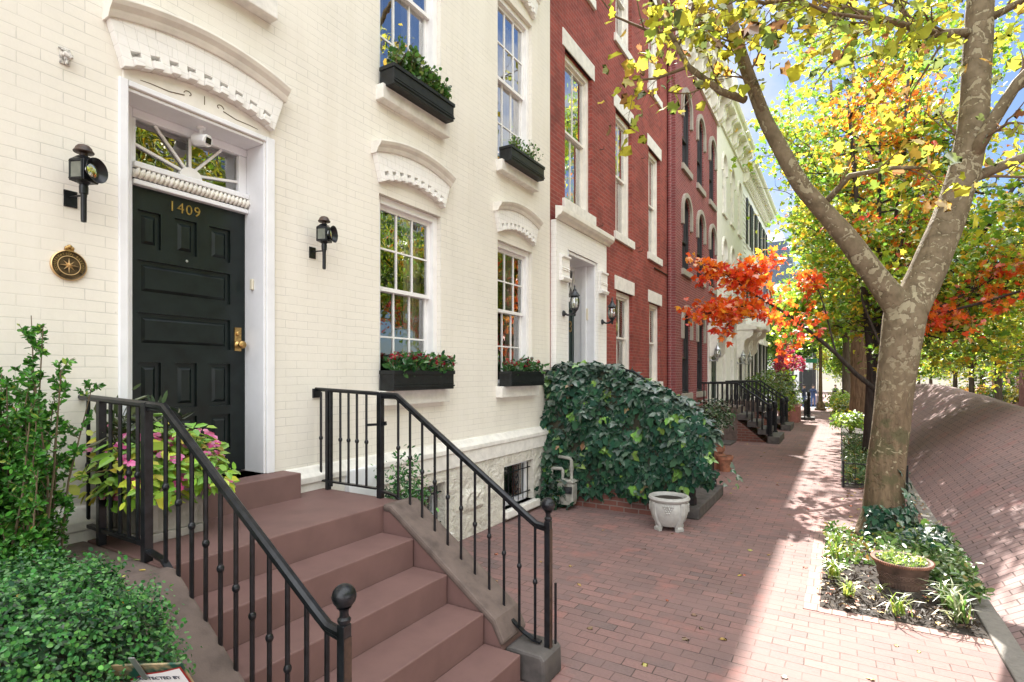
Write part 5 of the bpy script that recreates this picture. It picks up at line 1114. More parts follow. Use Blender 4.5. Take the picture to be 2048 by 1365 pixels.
# sycamore with a forked mottled trunk
SYC_L = [((.66, 8.0, 2.72), 0.160), ((.36, 7.82, 3.18), 0.132), ((.05, 7.63, 3.67), 0.112), ((-.41, 7.35, 4.27), 0.094), ((-.77, 7.14, 5.05), 0.080), ((-.98, 7.01, 5.72), 0.068), ((-1.18, 6.89, 6.5), 0.060), ((-1.3, 6.8, 8.2), 0.044), ((-1.2, 6.9, 10), 0.024)]
SYC_R = [((.70, 8.02, 2.72), 0.200), ((.92, 8.15, 3.3), 0.188), ((1.13, 8.29, 3.91), 0.172), ((1.27, 8.37, 4.4), 0.160), ((1.36, 8.42, 4.9), 0.152), ((1.41, 8.46, 5.72), 0.144), ((1.45, 8.48, 6.6), 0.136), ((1.5, 8.5, 8.5), 0.104), ((1.6, 8.5, 10.5), 0.056)]
def syc_extra(rg, tubes, tips):
    for pr in (SYC_L, SYC_R): tubes.append(([p for p, r in pr], [r for p, r in pr], 16))
    def limb(pts, r0, kids=5, ln=1.1, lev=1, updir=.05, n=None):
        m_ = len(pts); tubes.append(([np.array(p, float) for p in pts], [r0*(1-.65*i/(m_-1)) for i in range(m_)], 8))
        for i in range(1, m_):
            for k in range(n or 2):
                f = rg.uniform(0, 1); q = np.array(pts[i-1])*(1-f)+np.array(pts[i])*f; d = np.array(pts[i], float)-np.array(pts[i-1]); d /= np.linalg.norm(d)
                ax = np.cross(d, rg.normal(size=3)); ax /= np.linalg.norm(ax)
                grow(rg, q, rotv(d, ax, rg.uniform(.4, 1.0)), ln*rg.uniform(.6, 1.1), r0*.28, 0, lev, tubes, tips, updir, 3, .6, .16, (.4, .9), .2)
    # long limb reaching over the pavement from the left stem: leaves hang in the top of the picture
    limb([(-.75, 7.15, 4.98), (-.92, 6.9, 5.6), (-1.05, 6.75, 5.95)], .05, ln=.7)
    limb([(-.98, 7.01, 5.3), (-1.2, 6.7, 5.32), (-1.5, 6.4, 5.55), (-1.75, 6.2, 6.1), (-1.85, 6.0, 6.9)], .05, ln=.8, n=1)
    limb([(-1.05, 6.95, 6.0), (-1.35, 6.4, 6.0), (-1.75, 5.9, 5.75), (-2.1, 5.5, 5.85)], .03, ln=.8, updir=-.15, n=2)
    limb([(-1.5, 6.4, 5.55), (-1.75, 6.0, 5.3), (-2.0, 5.7, 5.2)], .02, ln=.55, updir=-.2, n=1)
    limb([(-.2, 7.5, 4.0), (.1, 7.4, 4.3), (.5, 7.3, 4.28), (.75, 7.2, 4.2)], .04, ln=.5)
    limb([(1.28, 8.37, 4.45), (1.5, 8.2, 4.9), (1.72, 8.2, 5.3), (2.1, 8.1, 5.7), (2.7, 8.0, 6.4)], .085, ln=1.0)
    limb([(1.25, 8.36, 4.3), (1.75, 8.5, 4.5), (2.4, 8.7, 4.75), (3.2, 9, 5.2)], .07, ln=1.0)
    limb([(1.43, 8.46, 6.1), (.95, 8.2, 6.1), (.5, 7.9, 6.25), (.0, 7.4, 6.3), (-.5, 6.9, 6.5)], .055, ln=1.1, n=4, updir=-.1)
    limb([(1.43, 8.46, 6.2), (1.9, 8.4, 6.35), (2.6, 8.3, 6.9)], .05, ln=1.0)
    limb([(1.0, 8.2, 6.1), (.5, 7.3, 5.9), (-.1, 6.6, 5.8), (-.6, 6.0, 5.9)], .03, ln=.95, n=5, updir=-.15)
    limb([(-.2, 7.2, 6.4), (-.7, 6.4, 6.0), (-1.2, 5.6, 5.9)], .03, ln=.9, n=5, updir=-.15)
    for z0 in (7.0, 8.0, 9.0, 9.8):
        for k in range(4):
            b = np.array([1.48, 8.5, z0]) if k % 2 else np.array([-1.25, 6.85, z0]); a = rg.uniform(0, 6.28)
            grow(rg, b, (math.cos(a), math.sin(a), .5), 2.2, .05, 0, 2, tubes, tips, .05, 4, .6, .14, (.4, .9), .3)
PLANE = [((.62, .56, .06), 3.5), ((.46, .48, .06), 3), ((.26, .32, .06), 2), ((.6, .40, .07), 1.2), ((.36, .19, .08), .8), ((.18, .22, .07), 1)]
tree('sycamore_tree', 'forked sycamore with mottled olive and cream bark in the nearest planting bed', 'tree', (.44, 7.88, 0),
     [((.42, 7.87, -.02), 0.328), ((.43, 7.875, .08), 0.271), ((.445, 7.88, .3), 0.217), ((.46, 7.89, .7), 0.201), ((.49, 7.9, 1.1), 0.193), ((.54, 7.93, 1.6), 0.193), ((.58, 7.96, 2.0), 0.201), ((.63, 7.98, 2.35), 0.205), ((.67, 8.01, 2.68), 0.221), ((.69, 8.02, 2.95), 0.197)],
     'syc', 'street trees in the pavement', 41, 2, 4, (.12, 'plane', PLANE), extra=syc_extra, spread=.16, per=1)
# maple with dark stems, lime to orange crown, and one low orange-red branch
def maple_extra(rg, tubes, tips):
    stems = [[(.63, 13.25, 1.2), (.55, 13.2, 2.6), (.42, 13.1, 4.2), (.25, 13.0, 6.5), (.1, 12.9, 8.6)], [(.66, 13.26, 1.4), (.8, 13.3, 3.0), (1.0, 13.3, 4.8), (1.2, 13.4, 7.0), (1.3, 13.4, 9.0)], [(.66, 13.26, 2.0), (.72, 13.5, 3.6), (.75, 13.8, 5.6), (.8, 14.1, 8.0)], [(.7, 13.2, 1.6), (1.5, 12.9, 3.0), (2.6, 12.5, 4.1), (3.9, 12.2, 4.9), (5.0, 12, 5.4)], [(.7, 13.2, 2.2), (1.6, 13.4, 3.6), (2.7, 13.7, 5.2), (3.5, 14, 6.6)]]
    stems = [[(p[0]+.05, p[1]+1.9, p[2]) for p in s_] for s_ in stems]
    for s_ in stems:
        m_ = len(s_); tubes.append(([np.array(p) for p in s_], [.11*(1-.75*i/(m_-1)) for i in range(m_)], 8))
        for i in range(1, m_):
            for k in range(6):
                f = rg.uniform(0, 1); q = np.array(s_[i-1])*(1-f)+np.array(s_[i])*f
                if q[2] < 2.7: continue
                a = rg.uniform(0, 6.28); grow(rg, q, (math.cos(a), math.sin(a), rg.uniform(-.1, .5)), rg.uniform(1.1, 2.0)*(1.15-.035*q[2]), .028, 0, 2, tubes, tips, .04, 4, .58, .14, (.4, .95), .3)
MAPLE = LIME+[((.62, .52, .05), 2.2), ((.68, .40, .04), 1), ((.15, .30, .04), 3)]
tree('maple_tree', 'multi-stemmed maple with a yellow-green autumn crown behind the sycamore', 'tree', (.63, 15.15, 0),
     [((.63, 15.15, -.02), .24), ((.62, 15.15, .15), .18), ((.63, 15.15, .8), .155), ((.65, 15.16, 1.4), .15), ((.66, 15.17, 2.0), .13), ((.67, 15.17, 2.6), .11)],
     'bark_dark', 'street trees in the pavement', 42, 2, 4, (.105, 'maple', MAPLE), extra=maple_extra, spread=.2, per=3, patch=(lambda P: .7/(1+np.exp(-(P[:, 2]-7.4+1.3*np.sin(P[:, 0]*2.1)+.9*np.sin(P[:, 1]*1.9+1))*2.2)), ORANGE))
# slender Japanese maple: dark leaning stem with orange-red leaves
def jm_extra(rg, tubes, tips):
    K = 1.38
    def spray(pts, r0, every, ln, lo=0):
        pts = [(p[0]*K, p[1]*K, 2+(p[2]-2)*K) for p in pts]; r0 *= K; ln *= K; m_ = len(pts); tubes.append(([np.array(p, float) for p in pts], [r0*(1-.7*i/(m_-1)) for i in range(m_)], 7))
        for i in range(1, m_):
            if i <= lo: continue
            for k in range(every):
                f = rg.uniform(0, 1); q = np.array(pts[i-1])*(1-f)+np.array(pts[i])*f; d = np.array(pts[i], float)-np.array(pts[i-1]); d /= np.linalg.norm(d)
                dd = d*.6+rg.normal(0, .6, 3); dd[2] *= .5; grow(rg, q, dd, ln*rg.uniform(.6, 1.15), .008, 0, 1, tubes, tips, -.02, 4, .6, .18, (.4, .9), .15)
    main = [(.50, 9.75, 1.72), (.2, 9.5, 2.0), (-.05, 9.35, 2.3), (-.35, 9.15, 2.6), (-.62, 8.98, 2.85), (-.95, 8.78, 3.08), (-1.22, 8.62, 3.26)]
    spray(main, .038, 3, .35, 3)
    spray([main[-1], (-1.3, 8.58, 3.38), (-1.48, 8.5, 3.5), (-1.68, 8.4, 3.6)], .016, 6, .26); spray([main[-1], (-1.16, 8.6, 3.42), (-1.08, 8.6, 3.54), (-.96, 8.6, 3.6)], .014, 5, .26)
    spray([main[5], (-1.25, 8.55, 2.99), (-1.52, 8.4, 2.92), (-1.84, 8.2, 2.84)], .016, 7, .22); spray([main[4], (-1.0, 8.7, 2.86), (-1.4, 8.5, 2.78)], .012, 5, .22); spray([main[3], (-.5, 8.9, 2.5), (-.62, 8.85, 2.36)], .01, 3, .3)
    spray([main[2], (-.2, 9.4, 3.0), (-.3, 9.4, 3.35), (-.45, 9.3, 3.55)], .014, 4, .34, 1)
    spray([(.55, 9.8, 2.0), (.8, 9.8, 2.6), (1.2, 9.8, 2.95), (1.8, 9.8, 3.3), (2.6, 9.8, 3.75)], .03, 7, .36, 1); spray([(1.0, 9.8, 2.8), (1.6, 9.5, 2.95), (2.4, 9.4, 3.2), (3.2, 9.3, 3.5)], .022, 6, .34, 0)
    spray([(.58, 9.82, 2.4), (.65, 9.9, 3.4), (.9, 10.1, 4.4), (1.2, 10.3, 5.2)], .03, 5, .4, 1); spray([(.56, 9.8, 2.3), (.3, 9.9, 3.1), (.2, 10, 3.9), (.0, 10, 4.4)], .02, 3, .34, 2)
tree('japanese_maple', 'slender dark-stemmed maple with an orange-red branch reaching across the pavement', 'tree', (.70, 13.5, 0),
     [((.68, 13.55, -.02), .16), ((.69, 13.53, .1), .125), ((.70, 13.5, .8), .115), ((.70, 13.46, 1.3), .11), ((.69, 13.455, 1.62), .115), ((.76, 13.52, 2.0), .09), ((.77, 13.52, 2.55), .07)],
     'bark_dark', 'street trees in the pavement', 43, 2, 4, (.115, 'maple', RED), extra=jm_extra, spread=.09, per=1, prune=.8)
# big furrowed trunk further along
def crown_stems(stems, r0, ln, n, zmin, lev=2):
    def fn(rg, tubes, tips):
        for s_ in stems:
            m_ = len(s_); tubes.append(([np.array(p, float) for p in s_], [r0*(1-.75*i/(m_-1)) for i in range(m_)], 8))
            for i in range(1, m_):
                for k in range(n):
                    f = rg.uniform(0, 1); q = np.array(s_[i-1], float)*(1-f)+np.array(s_[i], float)*f
                    if q[2] < zmin: continue
                    a = rg.uniform(0, 6.28); grow(rg, q, (math.cos(a), math.sin(a), rg.uniform(-.15, .5)), rg.uniform(.7, 1.1)*ln, .04, 0, lev, tubes, tips, .03, 4, .6, .14, (.4, .95), .3)
    return fn
tree('street_tree', 'street tree with a thick furrowed brown trunk and a tall yellow-green crown', 'tree', (.66, 24.4, 0),
     [((.66, 24.4, -.1), .52), ((.66, 24.4, .2), .38), ((.67, 24.4, 1.5), .34), ((.66, 24.4, 3.0), .32), ((.62, 24.4, 4.6), .3), ((.6, 24.4, 6), .24)],
     'bark_brown', 'street trees in the pavement', 44, 2, 4, (.17, 'maple', LIME+[((.16, .3, .04), 4), ((.62, .46, .05), 2)]),
     extra=crown_stems([[(.6, 24.4, 5.2), (.3, 24, 7.5), (-.1, 23.6, 10), (-.3, 23.4, 13)], [(.62, 24.4, 5), (1.5, 24.6, 8), (2.2, 24.6, 11), (2.5, 24.6, 14)], [(.6, 24.4, 6), (.5, 24.4, 10), (.4, 24.4, 15)], [(.62, 24.4, 4.4), (2.5, 24.2, 6), (4.2, 24, 7.2)]], .17, 2.7, 5, 4.5), spread=.34, per=4)
def free_tree(name, label, base, h, cr, bark, seed, spec, group, per=3, nst=4, zmin=.32, r=.2, lev=2, n=5):
    x, y, z = base; rg = np.random.default_rng(seed); st_ = []
    for k in range(nst):
        a = 6.28*k/nst+rg.uniform(-.4, .4); e = cr*.55*rg.uniform(.6, 1.1); st_.append([(x, y, z+h*.3), (x+e*.45*math.cos(a), y+e*.45*math.sin(a), z+h*.5), (x+e*math.cos(a), y+e*math.sin(a), z+h*rg.uniform(.7, .86))])
    st_.append([(x, y, z+h*.4), (x+.1, y, z+h*.65), (x, y+.1, z+h*.92)])
    return tree(name, label, 'tree', base, [((x, y, z-.2), r*1.6), ((x, y, z+.3), r*1.1), ((x, y, z+h*.2), r*.95), ((x, y, z+h*.42), r*.7)], bark, group, seed, lev, 4, spec, extra=crown_stems(st_, r*.6, cr*.5, n, z+h*zmin, lev), spread=cr*.09, per=per, prune=False)
GT = 'trees along the far pavement'
free_tree('street_tree', 'bright lime-green street tree beyond the furrowed trunk', (.3, 36, zg(36)), 13.5, 4.6, 'bark', 51, (.2, 'maple', LIME), 'street trees in the pavement', 4)
free_tree('garden_tree', 'dark green tree behind the end of the white clapboard house', (-3.6, 41, zg(41)), 9, 3.4, 'bark_dark', 52, (.2, 'oval', GREEN+[((.05, .11, .03), 3)]), 'trees beyond the row', 4)
free_tree('garden_tree', 'bushy green tree at the crossing beside the street lamp', (.9, 44, zg(44)), 7.5, 2.8, 'bark', 53, (.18, 'oval', LIME+GREEN), 'trees beyond the row', 4)
A_ = free_tree('avenue_tree', 'pale green tree with a clear grey trunk, nearest the right edge', (9.2, 38, zg(38)), 10.5, 4.6, 'bark', 54, (.24, 'oval', LIME+YELLOW), GT, 3)
B_ = free_tree('avenue_tree', 'grey-trunked green tree in front of the brick gate pier', (8.9, 47, zg(47)), 10, 4.2, 'bark', 55, (.26, 'oval', GREEN+LIME), GT, 3)
for i, (src, x, y, rz, s_, lab) in enumerate(((A_, 9.0, 56, 2.1, .95, 'third tree along the far pavement, yellow-green and slightly lower'), (B_, 9.4, 66, 4.0, .95, 'fourth tree along the far pavement, with a dark green crown'), (A_, 8.8, 77, 3.3, .9, 'fifth tree along the far pavement, with a pale small crown'), (B_, 9.0, 90, 1.1, 1.0, 'most distant tree along the far pavement, at the end of the bank'))):
    dup(src, (x, y, zg(y)), rz, s_, lab)
for (src, x, y, rz, s_, lab) in ((B_, 16, 44, .7, 1.15, 'tall green garden tree behind the far pavement, right edge'), (B_, 15, 62, 2.7, 1.3, 'tall blue-green tree rising behind the avenue trees'), (A_, 14.5, 84, 5.2, 1.4, 'broad yellow-green tree behind the avenue trees'), (B_, 3, 108, 1.9, 1.2, 'distant tree closing the end of the road'), (A_, -4, 112, .9, 1.3, 'distant tree beyond the crossing'), (B_, 9.5, 122, 3.9, 1.5, 'distant dark tree beyond the end of the avenue')):
    dup(src, (x, y, zg(y)), rz, s_, lab, 'background garden trees')

for (src, x, y, rz, s_, lab) in ((B_, 14, -12, .4, 1.5, 'tree across the road behind the viewer, mirrored in the door fanlight'), (A_, 13, -4, 2.4, 1.35, 'yellow-green tree across the road opposite the front steps'), (B_, 13.5, 4, 4.4, 1.5, 'dark green tree across the road, mirrored in the first window'), (A_, 12.5, 12, 1.2, 1.3, 'yellow-green tree across the road, mirrored in the ground floor windows'), (B_, 14, 20, 5.1, 1.5, 'dark green tree across the road opposite the ivy'), (A_, 12.5, 28, 3.0, 1.25, 'yellow-green tree across the road, just outside the right edge')):
    dup(src, (x, y, zg(y)), rz, s_, lab, 'trees mirrored in the windows')
# ------------------------------------------------------------------ planting beds along the kerb
rng = np.random.default_rng(77)
def bedpts(n, x0, x1, y0, y1, zf): x = rng.uniform(x0, x1, n); y = rng.uniform(y0, y1, n); return np.stack([x, y, zf(x, y)], 1)
P = bedpts(5200, .38, 1.06, 5.95, 8.05, lambda x, y: .05+np.abs(rng.normal(0, .055, len(x)))+.05)
keep = ((P[:, 0]-.49)**2+(P[:, 1]-6.12)**2 > .08) & (P[:, 1]-5.9 > (1-P[:, 0])*.5) ; P = P[keep]
o = leaves('ground_cover', P, .062, 'oval', [((.07, .15, .04), 3), ((.13, .22, .06), 3), ((.22, .3, .10), 2), ((.3, .26, .1), .4)], MAT['leaf_gloss'], None, up=1.0, seed=12, kind='stuff'); o['label'] = 'low glossy ground cover filling the kerb side of the nearest bed'; o['category'] = 'ground cover'
P = bedpts(1200, -.13, .38, 6.35, 8.05, lambda x, y: .03+np.abs(rng.normal(0, .045, len(x)))); P = P[((P[:, 0]-.44)**2+(P[:, 1]-7.88)**2 > .1) & ~((P[:, 0] > .1) & (P[:, 1] < 6.5))]
o = leaves('bed_undergrowth', P, .06, 'oval', [((.10, .2, .04), 3), ((.22, .32, .06), 2), ((.4, .4, .08), 1.2), ((.35, .2, .06), .5)], MAT['leaf_gloss'], None, up=.9, seed=13, kind='stuff'); o['label'] = 'low mixed leaves around the foot of the sycamore'; o['category'] = 'undergrowth'
P = []; N = []
for _ in range(620):
    a = rng.uniform(-2.3, .9); z = .42*rng.random()**1.7+(.5*rng.random() if rng.random() < .12 and a > -1 else 0); r = .27+.12*max(0, .3-z)+rng.normal(0, .03); P.append((.45+r*math.cos(a), 7.88+r*math.sin(a), .04+z)); N.append((math.cos(a), math.sin(a), .4))
for _ in range(520):
    P.append((rng.uniform(.55, 1.0), rng.uniform(7.1, 7.8), .06+abs(rng.normal(0, .1)))); N.append((.1, -.5, .8))
o = leaves('ivy_clump', P, .07, 'ivy', IVY, MAT['leaf_gloss'], None, N=N, T=[(0, 0, -1)]*len(P), up=.2, seed=14); tag(o, 'ivy climbing the foot of the sycamore trunk', 'ivy')
P = bedpts(3800, -.13, .94, 5.36, 8.0, lambda x, y: .02+rng.uniform(0, .035, len(x)))
o = leaves('mulch', P, .045, 'chip', [((.035, .025, .018), 4), ((.07, .05, .035), 2), ((.13, .09, .06), .8)], MAT['litter'], None, up=.8, seed=15, kind='stuff'); o['label'] = 'dark bark mulch chips in the nearest planting bed'; o['category'] = 'mulch'
def grass_clump(x, y, n, l, label, pal, seed):
    rg = np.random.default_rng(seed); a = rg.uniform(0, 6.28, n); e = rg.uniform(.5, 1.35, n)
    T_ = np.stack([np.cos(a)*np.cos(e), np.sin(a)*np.cos(e), np.sin(e)], 1); P = np.stack([x+rg.normal(0, .025, n), y+rg.normal(0, .025, n), np.full(n, .03)], 1)
    N = np.stack([-np.cos(a)*np.sin(e), -np.sin(a)*np.sin(e), np.cos(e)], 1)
    o = leaves('grass_clump', P, l, 'blade', pal, MAT['leaf'], None, N=N, T=T_, up=0, jit=.12, seed=seed); tag(o, label, 'grass', 'grass clumps in the nearest bed')
LG = [((.24, .34, .05), 3), ((.42, .46, .09), 2), ((.14, .24, .04), 2)]; VG = [((.16, .24, .06), 3), ((.45, .48, .25), 2), ((.1, .18, .04), 2)]
for q in ((-.02, 6.62, 34, .2, 'yellow-green grass tuft beside the brick edging, left of the pot', LG), (-.05, 6.05, 40, .2, 'bright grass tuft on the edging left of the mulch', LG), (.06, 5.62, 36, .17, 'grass tuft at the near left corner of the mulch', LG), (.42, 5.42, 30, .19, 'upright grass tuft at the near edge of the bed', LG), (.78, 5.8, 44, .2, 'arching grass clump right of the clay pot', VG), (.82, 5.52, 44, .22, 'arching striped grass clump near the kerb corner', VG), (-.04, 7.2, 30, .18, 'small grass tuft by the sycamore on the pavement side', LG), (.3, 5.88, 14, .1, 'tiny seedling tuft in front of the clay pot', LG)): grass_clump(q[0], q[1], q[2], q[3], q[4], q[5], int(q[1]*100))
# clay pot
t = thing('clay_pot', 'dark weathered clay pot with a woven band in the nearest planting bed', 'planter', (.49, 6.14, 0)); c = (.49, 6.14, .015)
mb = MB(); mb.lathe([(.0, .0), (.165, 0), (.172, .015), (.165, .03), (.168, .035), (.18, .1), (.2, .19), (.208, .2), (.212, .215), (.228, .245), (.24, .262), (.234, .275), (.212, .27), (.2, .255), (.19, .22), (0, .215)], c, 48); mb.build('pot_body', MAT['terra_dark'], t, smooth='auto')
mb = MB()
for k in range(46): a = 2*math.pi*k/46; mb.tube([(c[0]+.168*math.cos(a), c[1]+.168*math.sin(a), c[2]+.04), (c[0]+.178*math.cos(a), c[1]+.178*math.sin(a), c[2]+.085)], .009, 5)
for ph in (0, .5):
    for sg in (-1, 1):
        pts = []
        for k in range(97): a = 2*math.pi*k/96; z = .14+.024*sg*math.sin(9*a+ph*math.pi); r = np.interp(z, [.1, .19], [.18, .2])+.003; pts.append((c[0]+r*math.cos(a), c[1]+r*math.sin(a), c[2]+z))
        mb.tube(pts, .005, 4)
mb.build('woven_band', MAT['terra_dark'], t)
mb = MB()
for k in range(90): a = 2*math.pi*k/90; mb.tube([(c[0]+.233*math.cos(a), c[1]+.233*math.sin(a), c[2]+.25), (c[0]+.24*math.cos(a+.04), c[1]+.24*math.sin(a+.04), c[2]+.275)], .006, 4)
mb.build('rope_rim', MAT['terracotta'], t)
mb = MB(); mb.lathe([(.19, .216), (.195, .245), (0, .25)], c, 20); mb.build('soil', MAT['soil'], t)
a = rng.uniform(0, 6.28, 420); r = .19*np.sqrt(rng.random(420)); P = np.stack([c[0]+r*np.cos(a), c[1]+r*np.sin(a), .27+np.abs(rng.normal(0, .018, 420))], 1)
t = thing('pot_plants', 'low seedlings and upright shoots growing in the dark clay pot', 'plants', (.49, 6.14, .26)); leaves('seedling', P, .035, 'oval', [((.16, .26, .06), 3), ((.32, .4, .1), 2), ((.5, .5, .2), .8)], MAT['leaf'], t, up=.8, seed=16)
P = np.stack([c[0]+rng.uniform(-.16, .16, 34), c[1]+rng.uniform(-.13, .13, 34), np.full(34, .26)], 1); leaves('shoot', P, .1, 'blade', LG, MAT['leaf'], t, T=[(0, 0, 1)]*34, N=rng.normal(size=(34, 3))*[1, 1, .1], up=0, jit=.12, seed=17)
# low iron fence round the second bed
def low_fence(pts, label):
    t = thing('low_fence', label, 'fence', (pts[0][0], pts[0][1], 0), 'low iron bed fences')
    for (a, b) in zip(pts, pts[1:]):
        l = math.dist(a, b); n = max(2, int(l/.17)); mb = MB()
        for z in (.43, .08): mb.tube([(*a, z), (*b, z)], .011, 5)
        mb.build('rail', MAT['iron'], t)
        mb = MB()
        for i in range(1, n): x = a[0]+(b[0]-a[0])*i/n; y = a[1]+(b[1]-a[1])*i/n; mb.tube([(x, y, .06), (x, y, .43)], .006, 4)
        mb.build('bars', MAT['iron'], t)
    for p in pts: mb = MB(); mb.box(p[0]-.016, p[0]+.016, p[1]-.016, p[1]+.016, 0, .47); mb.build('post', MAT['iron'], t)
low_fence([(.04, 19.1), (.04, 14.9), (.05, 11.15), (.96, 11.15), (.97, 14.9), (.97, 19.1)], 'knee-high black iron fence around the second planting bed')
P = bedpts(3600, .1, .92, 11.35, 19, lambda x, y: .04+np.abs(rng.normal(0, .11, len(x))))
o = leaves('bed_planting', P, .1, 'lance', [((.08, .15, .06), 3), ((.14, .22, .08), 3), ((.26, .33, .1), 1.5), ((.5, .25, .06), .25)], MAT['leaf_gloss'], None, up=.7, seed=18, kind='stuff'); o['label'] = 'low leafy planting inside the iron fence'; o['category'] = 'ground cover'
def bush(x, y, r, h, label, pal, n, size, seed, shape='oval', group='shrubs along the pavement', z0=0):
    rg = np.random.default_rng(seed); t = thing('bush', label, 'bush', (x, y, z0), group)
    ST = [([(x, y, z0), (x+rg.normal(0, r*.25), y+rg.normal(0, r*.25), z0+h*.45), (x+rg.normal(0, r*.5), y+rg.normal(0, r*.5), z0+h*.85)], [.02, .014, .006], 5) for _ in range(9)]
    tubes_mesh(ST).build('stem', MAT['twig'], t); P, N = mound((x, y, z0+h*.5), (r, r, h*.5), n, rg, 2); P = np.array([x, y, z0+h*.5])+(P-np.array([x, y, z0+h*.5]))*rg.uniform(.45, 1.08, (len(P), 1))
    return leaves('foliage', P, size, shape, pal, MAT['leaf'], t, N=N, up=.5, jit=.7, seed=seed) and t
bush(.3, 21.2, .6, .75, 'low sunlit bush at the foot of the furrowed trunk', LIME+GREEN, 900, .12, 61)
bush(.25, 27.5, .7, 1.0, 'pale leafy bush beyond the furrowed trunk on the kerb side', YELLOW[:2]+GREEN, 900, .13, 62, z0=zg(27))
bush(.2, 32, .8, 1.3, 'yellowish bush where the pavement narrows before the crossing', LIME, 900, .14, 63, z0=zg(32))
bush(.1, 38, .9, 1.5, 'green bush just before the crossing', GREEN+LIME, 800, .15, 64, z0=zg(38))
# potted shrub by the ivy
t = thing('potted_shrub', 'glossy round shrub in clay pots between the ivy and the brownstone steps', 'shrub', (-2.3, 12.0, 0))
P, N = mound((-2.3, 12.0, 1.05), (.42, .42, .42), 1400, rng, 2); P = np.array([-2.3, 12, 1.05])+(P-np.array([-2.3, 12, 1.05]))*rng.uniform(.4, 1.1, (len(P), 1))
tubes_mesh([([(-2.3, 12, .45), (-2.3+rng.normal(0, .1), 12+rng.normal(0, .1), .9), (-2.3+rng.normal(0, .2), 12+rng.normal(0, .2), 1.3)], [.02, .015, .006], 5) for _ in range(7)]).build('stem', MAT['twig'], t)
leaves('foliage', P, .075, 'oval', [((.035, .07, .03), 3), ((.06, .11, .05), 2), ((.13, .18, .08), 1)], MAT['leaf_gloss'], t, N=N, up=.4, jit=.7, seed=22)
def pot(x, y, s, z0, label, mat='terracotta'):
    t = thing('terracotta_pot', label, 'planter', (x, y, z0), 'terracotta pots along the row'); mb = MB()
    mb.lathe([(0, 0), (.12*s, 0), (.17*s, .3*s), (.19*s, .3*s), (.195*s, .38*s), (.17*s, .38*s), (.16*s, .33*s), (0, .33*s)], (x, y, z0), 24); mb.build('pot_body', MAT[mat], t, smooth='auto')
    mb = MB(); mb.lathe([(.155*s, .331*s), (.15*s, .35*s), (0, .355*s)], (x, y, z0), 16); mb.build('soil', MAT['soil'], t)
pot(-2.3, 12.0, 1.25, 0, 'large terracotta pot under the glossy round shrub'); pot(-2.02, 11.75, .85, 0, 'smaller terracotta pot tucked in front of the glossy shrub')
pot(-1.85, 23.6, 1.2, 0, 'terracotta pot between the two pairs of newel posts')
bush(-1.85, 23.6, .35, .55, 'small green plant in the terracotta pot between the newel posts', GREEN+LIME, 300, .1, 66, z0=.4, group='plants in pots')
t = thing('brick_planter', 'low brick planter box beyond the second flight of steps', 'planter', (-1.6, 25.6, 0)); mb = MB(); mb.box(-2.2, -1.45, 25.0, 26.6, -.1, .6); mb.build('box', MAT['far_brick'], t); mb = MB(); mb.box(-2.24, -1.41, 24.96, 26.64, .6, .66); mb.build('rim', MAT['far_brick'], t)
bush(-1.85, 25.8, .5, .5, 'green plants in the low brick planter', GREEN+LIME, 500, .1, 67, z0=.6, group='plants in pots')
bush(-2.6, 26.8, 1.15, 2.2, 'large rounded bush in front of the clapboard house, below the pink plant', GREEN+[((.3, .3, .06), 2)], 2600, .13, 68)
bush(-2.9, 24.4, .6, 1.0, 'dark bush behind the second stoop railing', GREEN, 700, .1, 69, z0=.9)
t = thing('tall_urn', 'dark tall urn carrying the bright pink plant', 'planter', (-2.0, 28.0, zg(28))); mb = MB(); mb.box(-2.25, -1.75, 27.75, 28.25, -.1, 1.25); mb.lathe([(.2, 1.25), (.12, 1.35), (.1, 1.5), (.3, 1.85), (.34, 1.95), (.3, 1.97), (0, 1.93)], (-2.0, 28, 0), 20); mb.build('urn_body', MAT['dark_stone'], t, smooth='auto')
P, N = mound((-2.0, 28.0, 2.4), (.62, .62, .48), 1500, rng, 2); P2 = rng.normal(size=(160, 3))*[.12, .12, .2]+[-2, 28, 3.0]
o = leaves('pink_plant', np.concatenate([P, P2]), .11, 'oval', [((.5, .04, .12), 3), ((.62, .1, .2), 2), ((.35, .03, .08), 2), ((.6, .2, .1), .6)], MAT['leaf'], None, up=.3, seed=24); tag(o, 'bright pink coleus-like plant in the tall dark urn', 'plant')
low = thing('garden_fence', 'low iron garden fence beyond the second flight of steps', 'fence', (-1.3, 28, 0), 'low iron garden fences')
mb = MB()
for y in np.arange(27, 33, .16): mb.tube([(-1.35, y, zg(y)), (-1.35, y, zg(y)+.9)], .012, 4)
mb.build('bars', MAT['iron'], low); mb = MB()
for z in (.15, .85): mb.tube([(-1.35, 27, zg(27)+z), (-1.35, 33, zg(33)+z)], .016, 4)
mb.build('rail', MAT['iron'], low)
fluted_newel(-1.2, 27.6, zg(27.6)-.02, 1.25, 'far black fluted post beyond the brick planter')
mb = MB(); mb.box(-1.5, -.95, 27.3, 27.9, zg(28)-.1, zg(27)+.12); tag(mb.build('step_block', MAT['dark_stone'], bevel=.02), 'dark stone step block under the far fluted post', 'step')

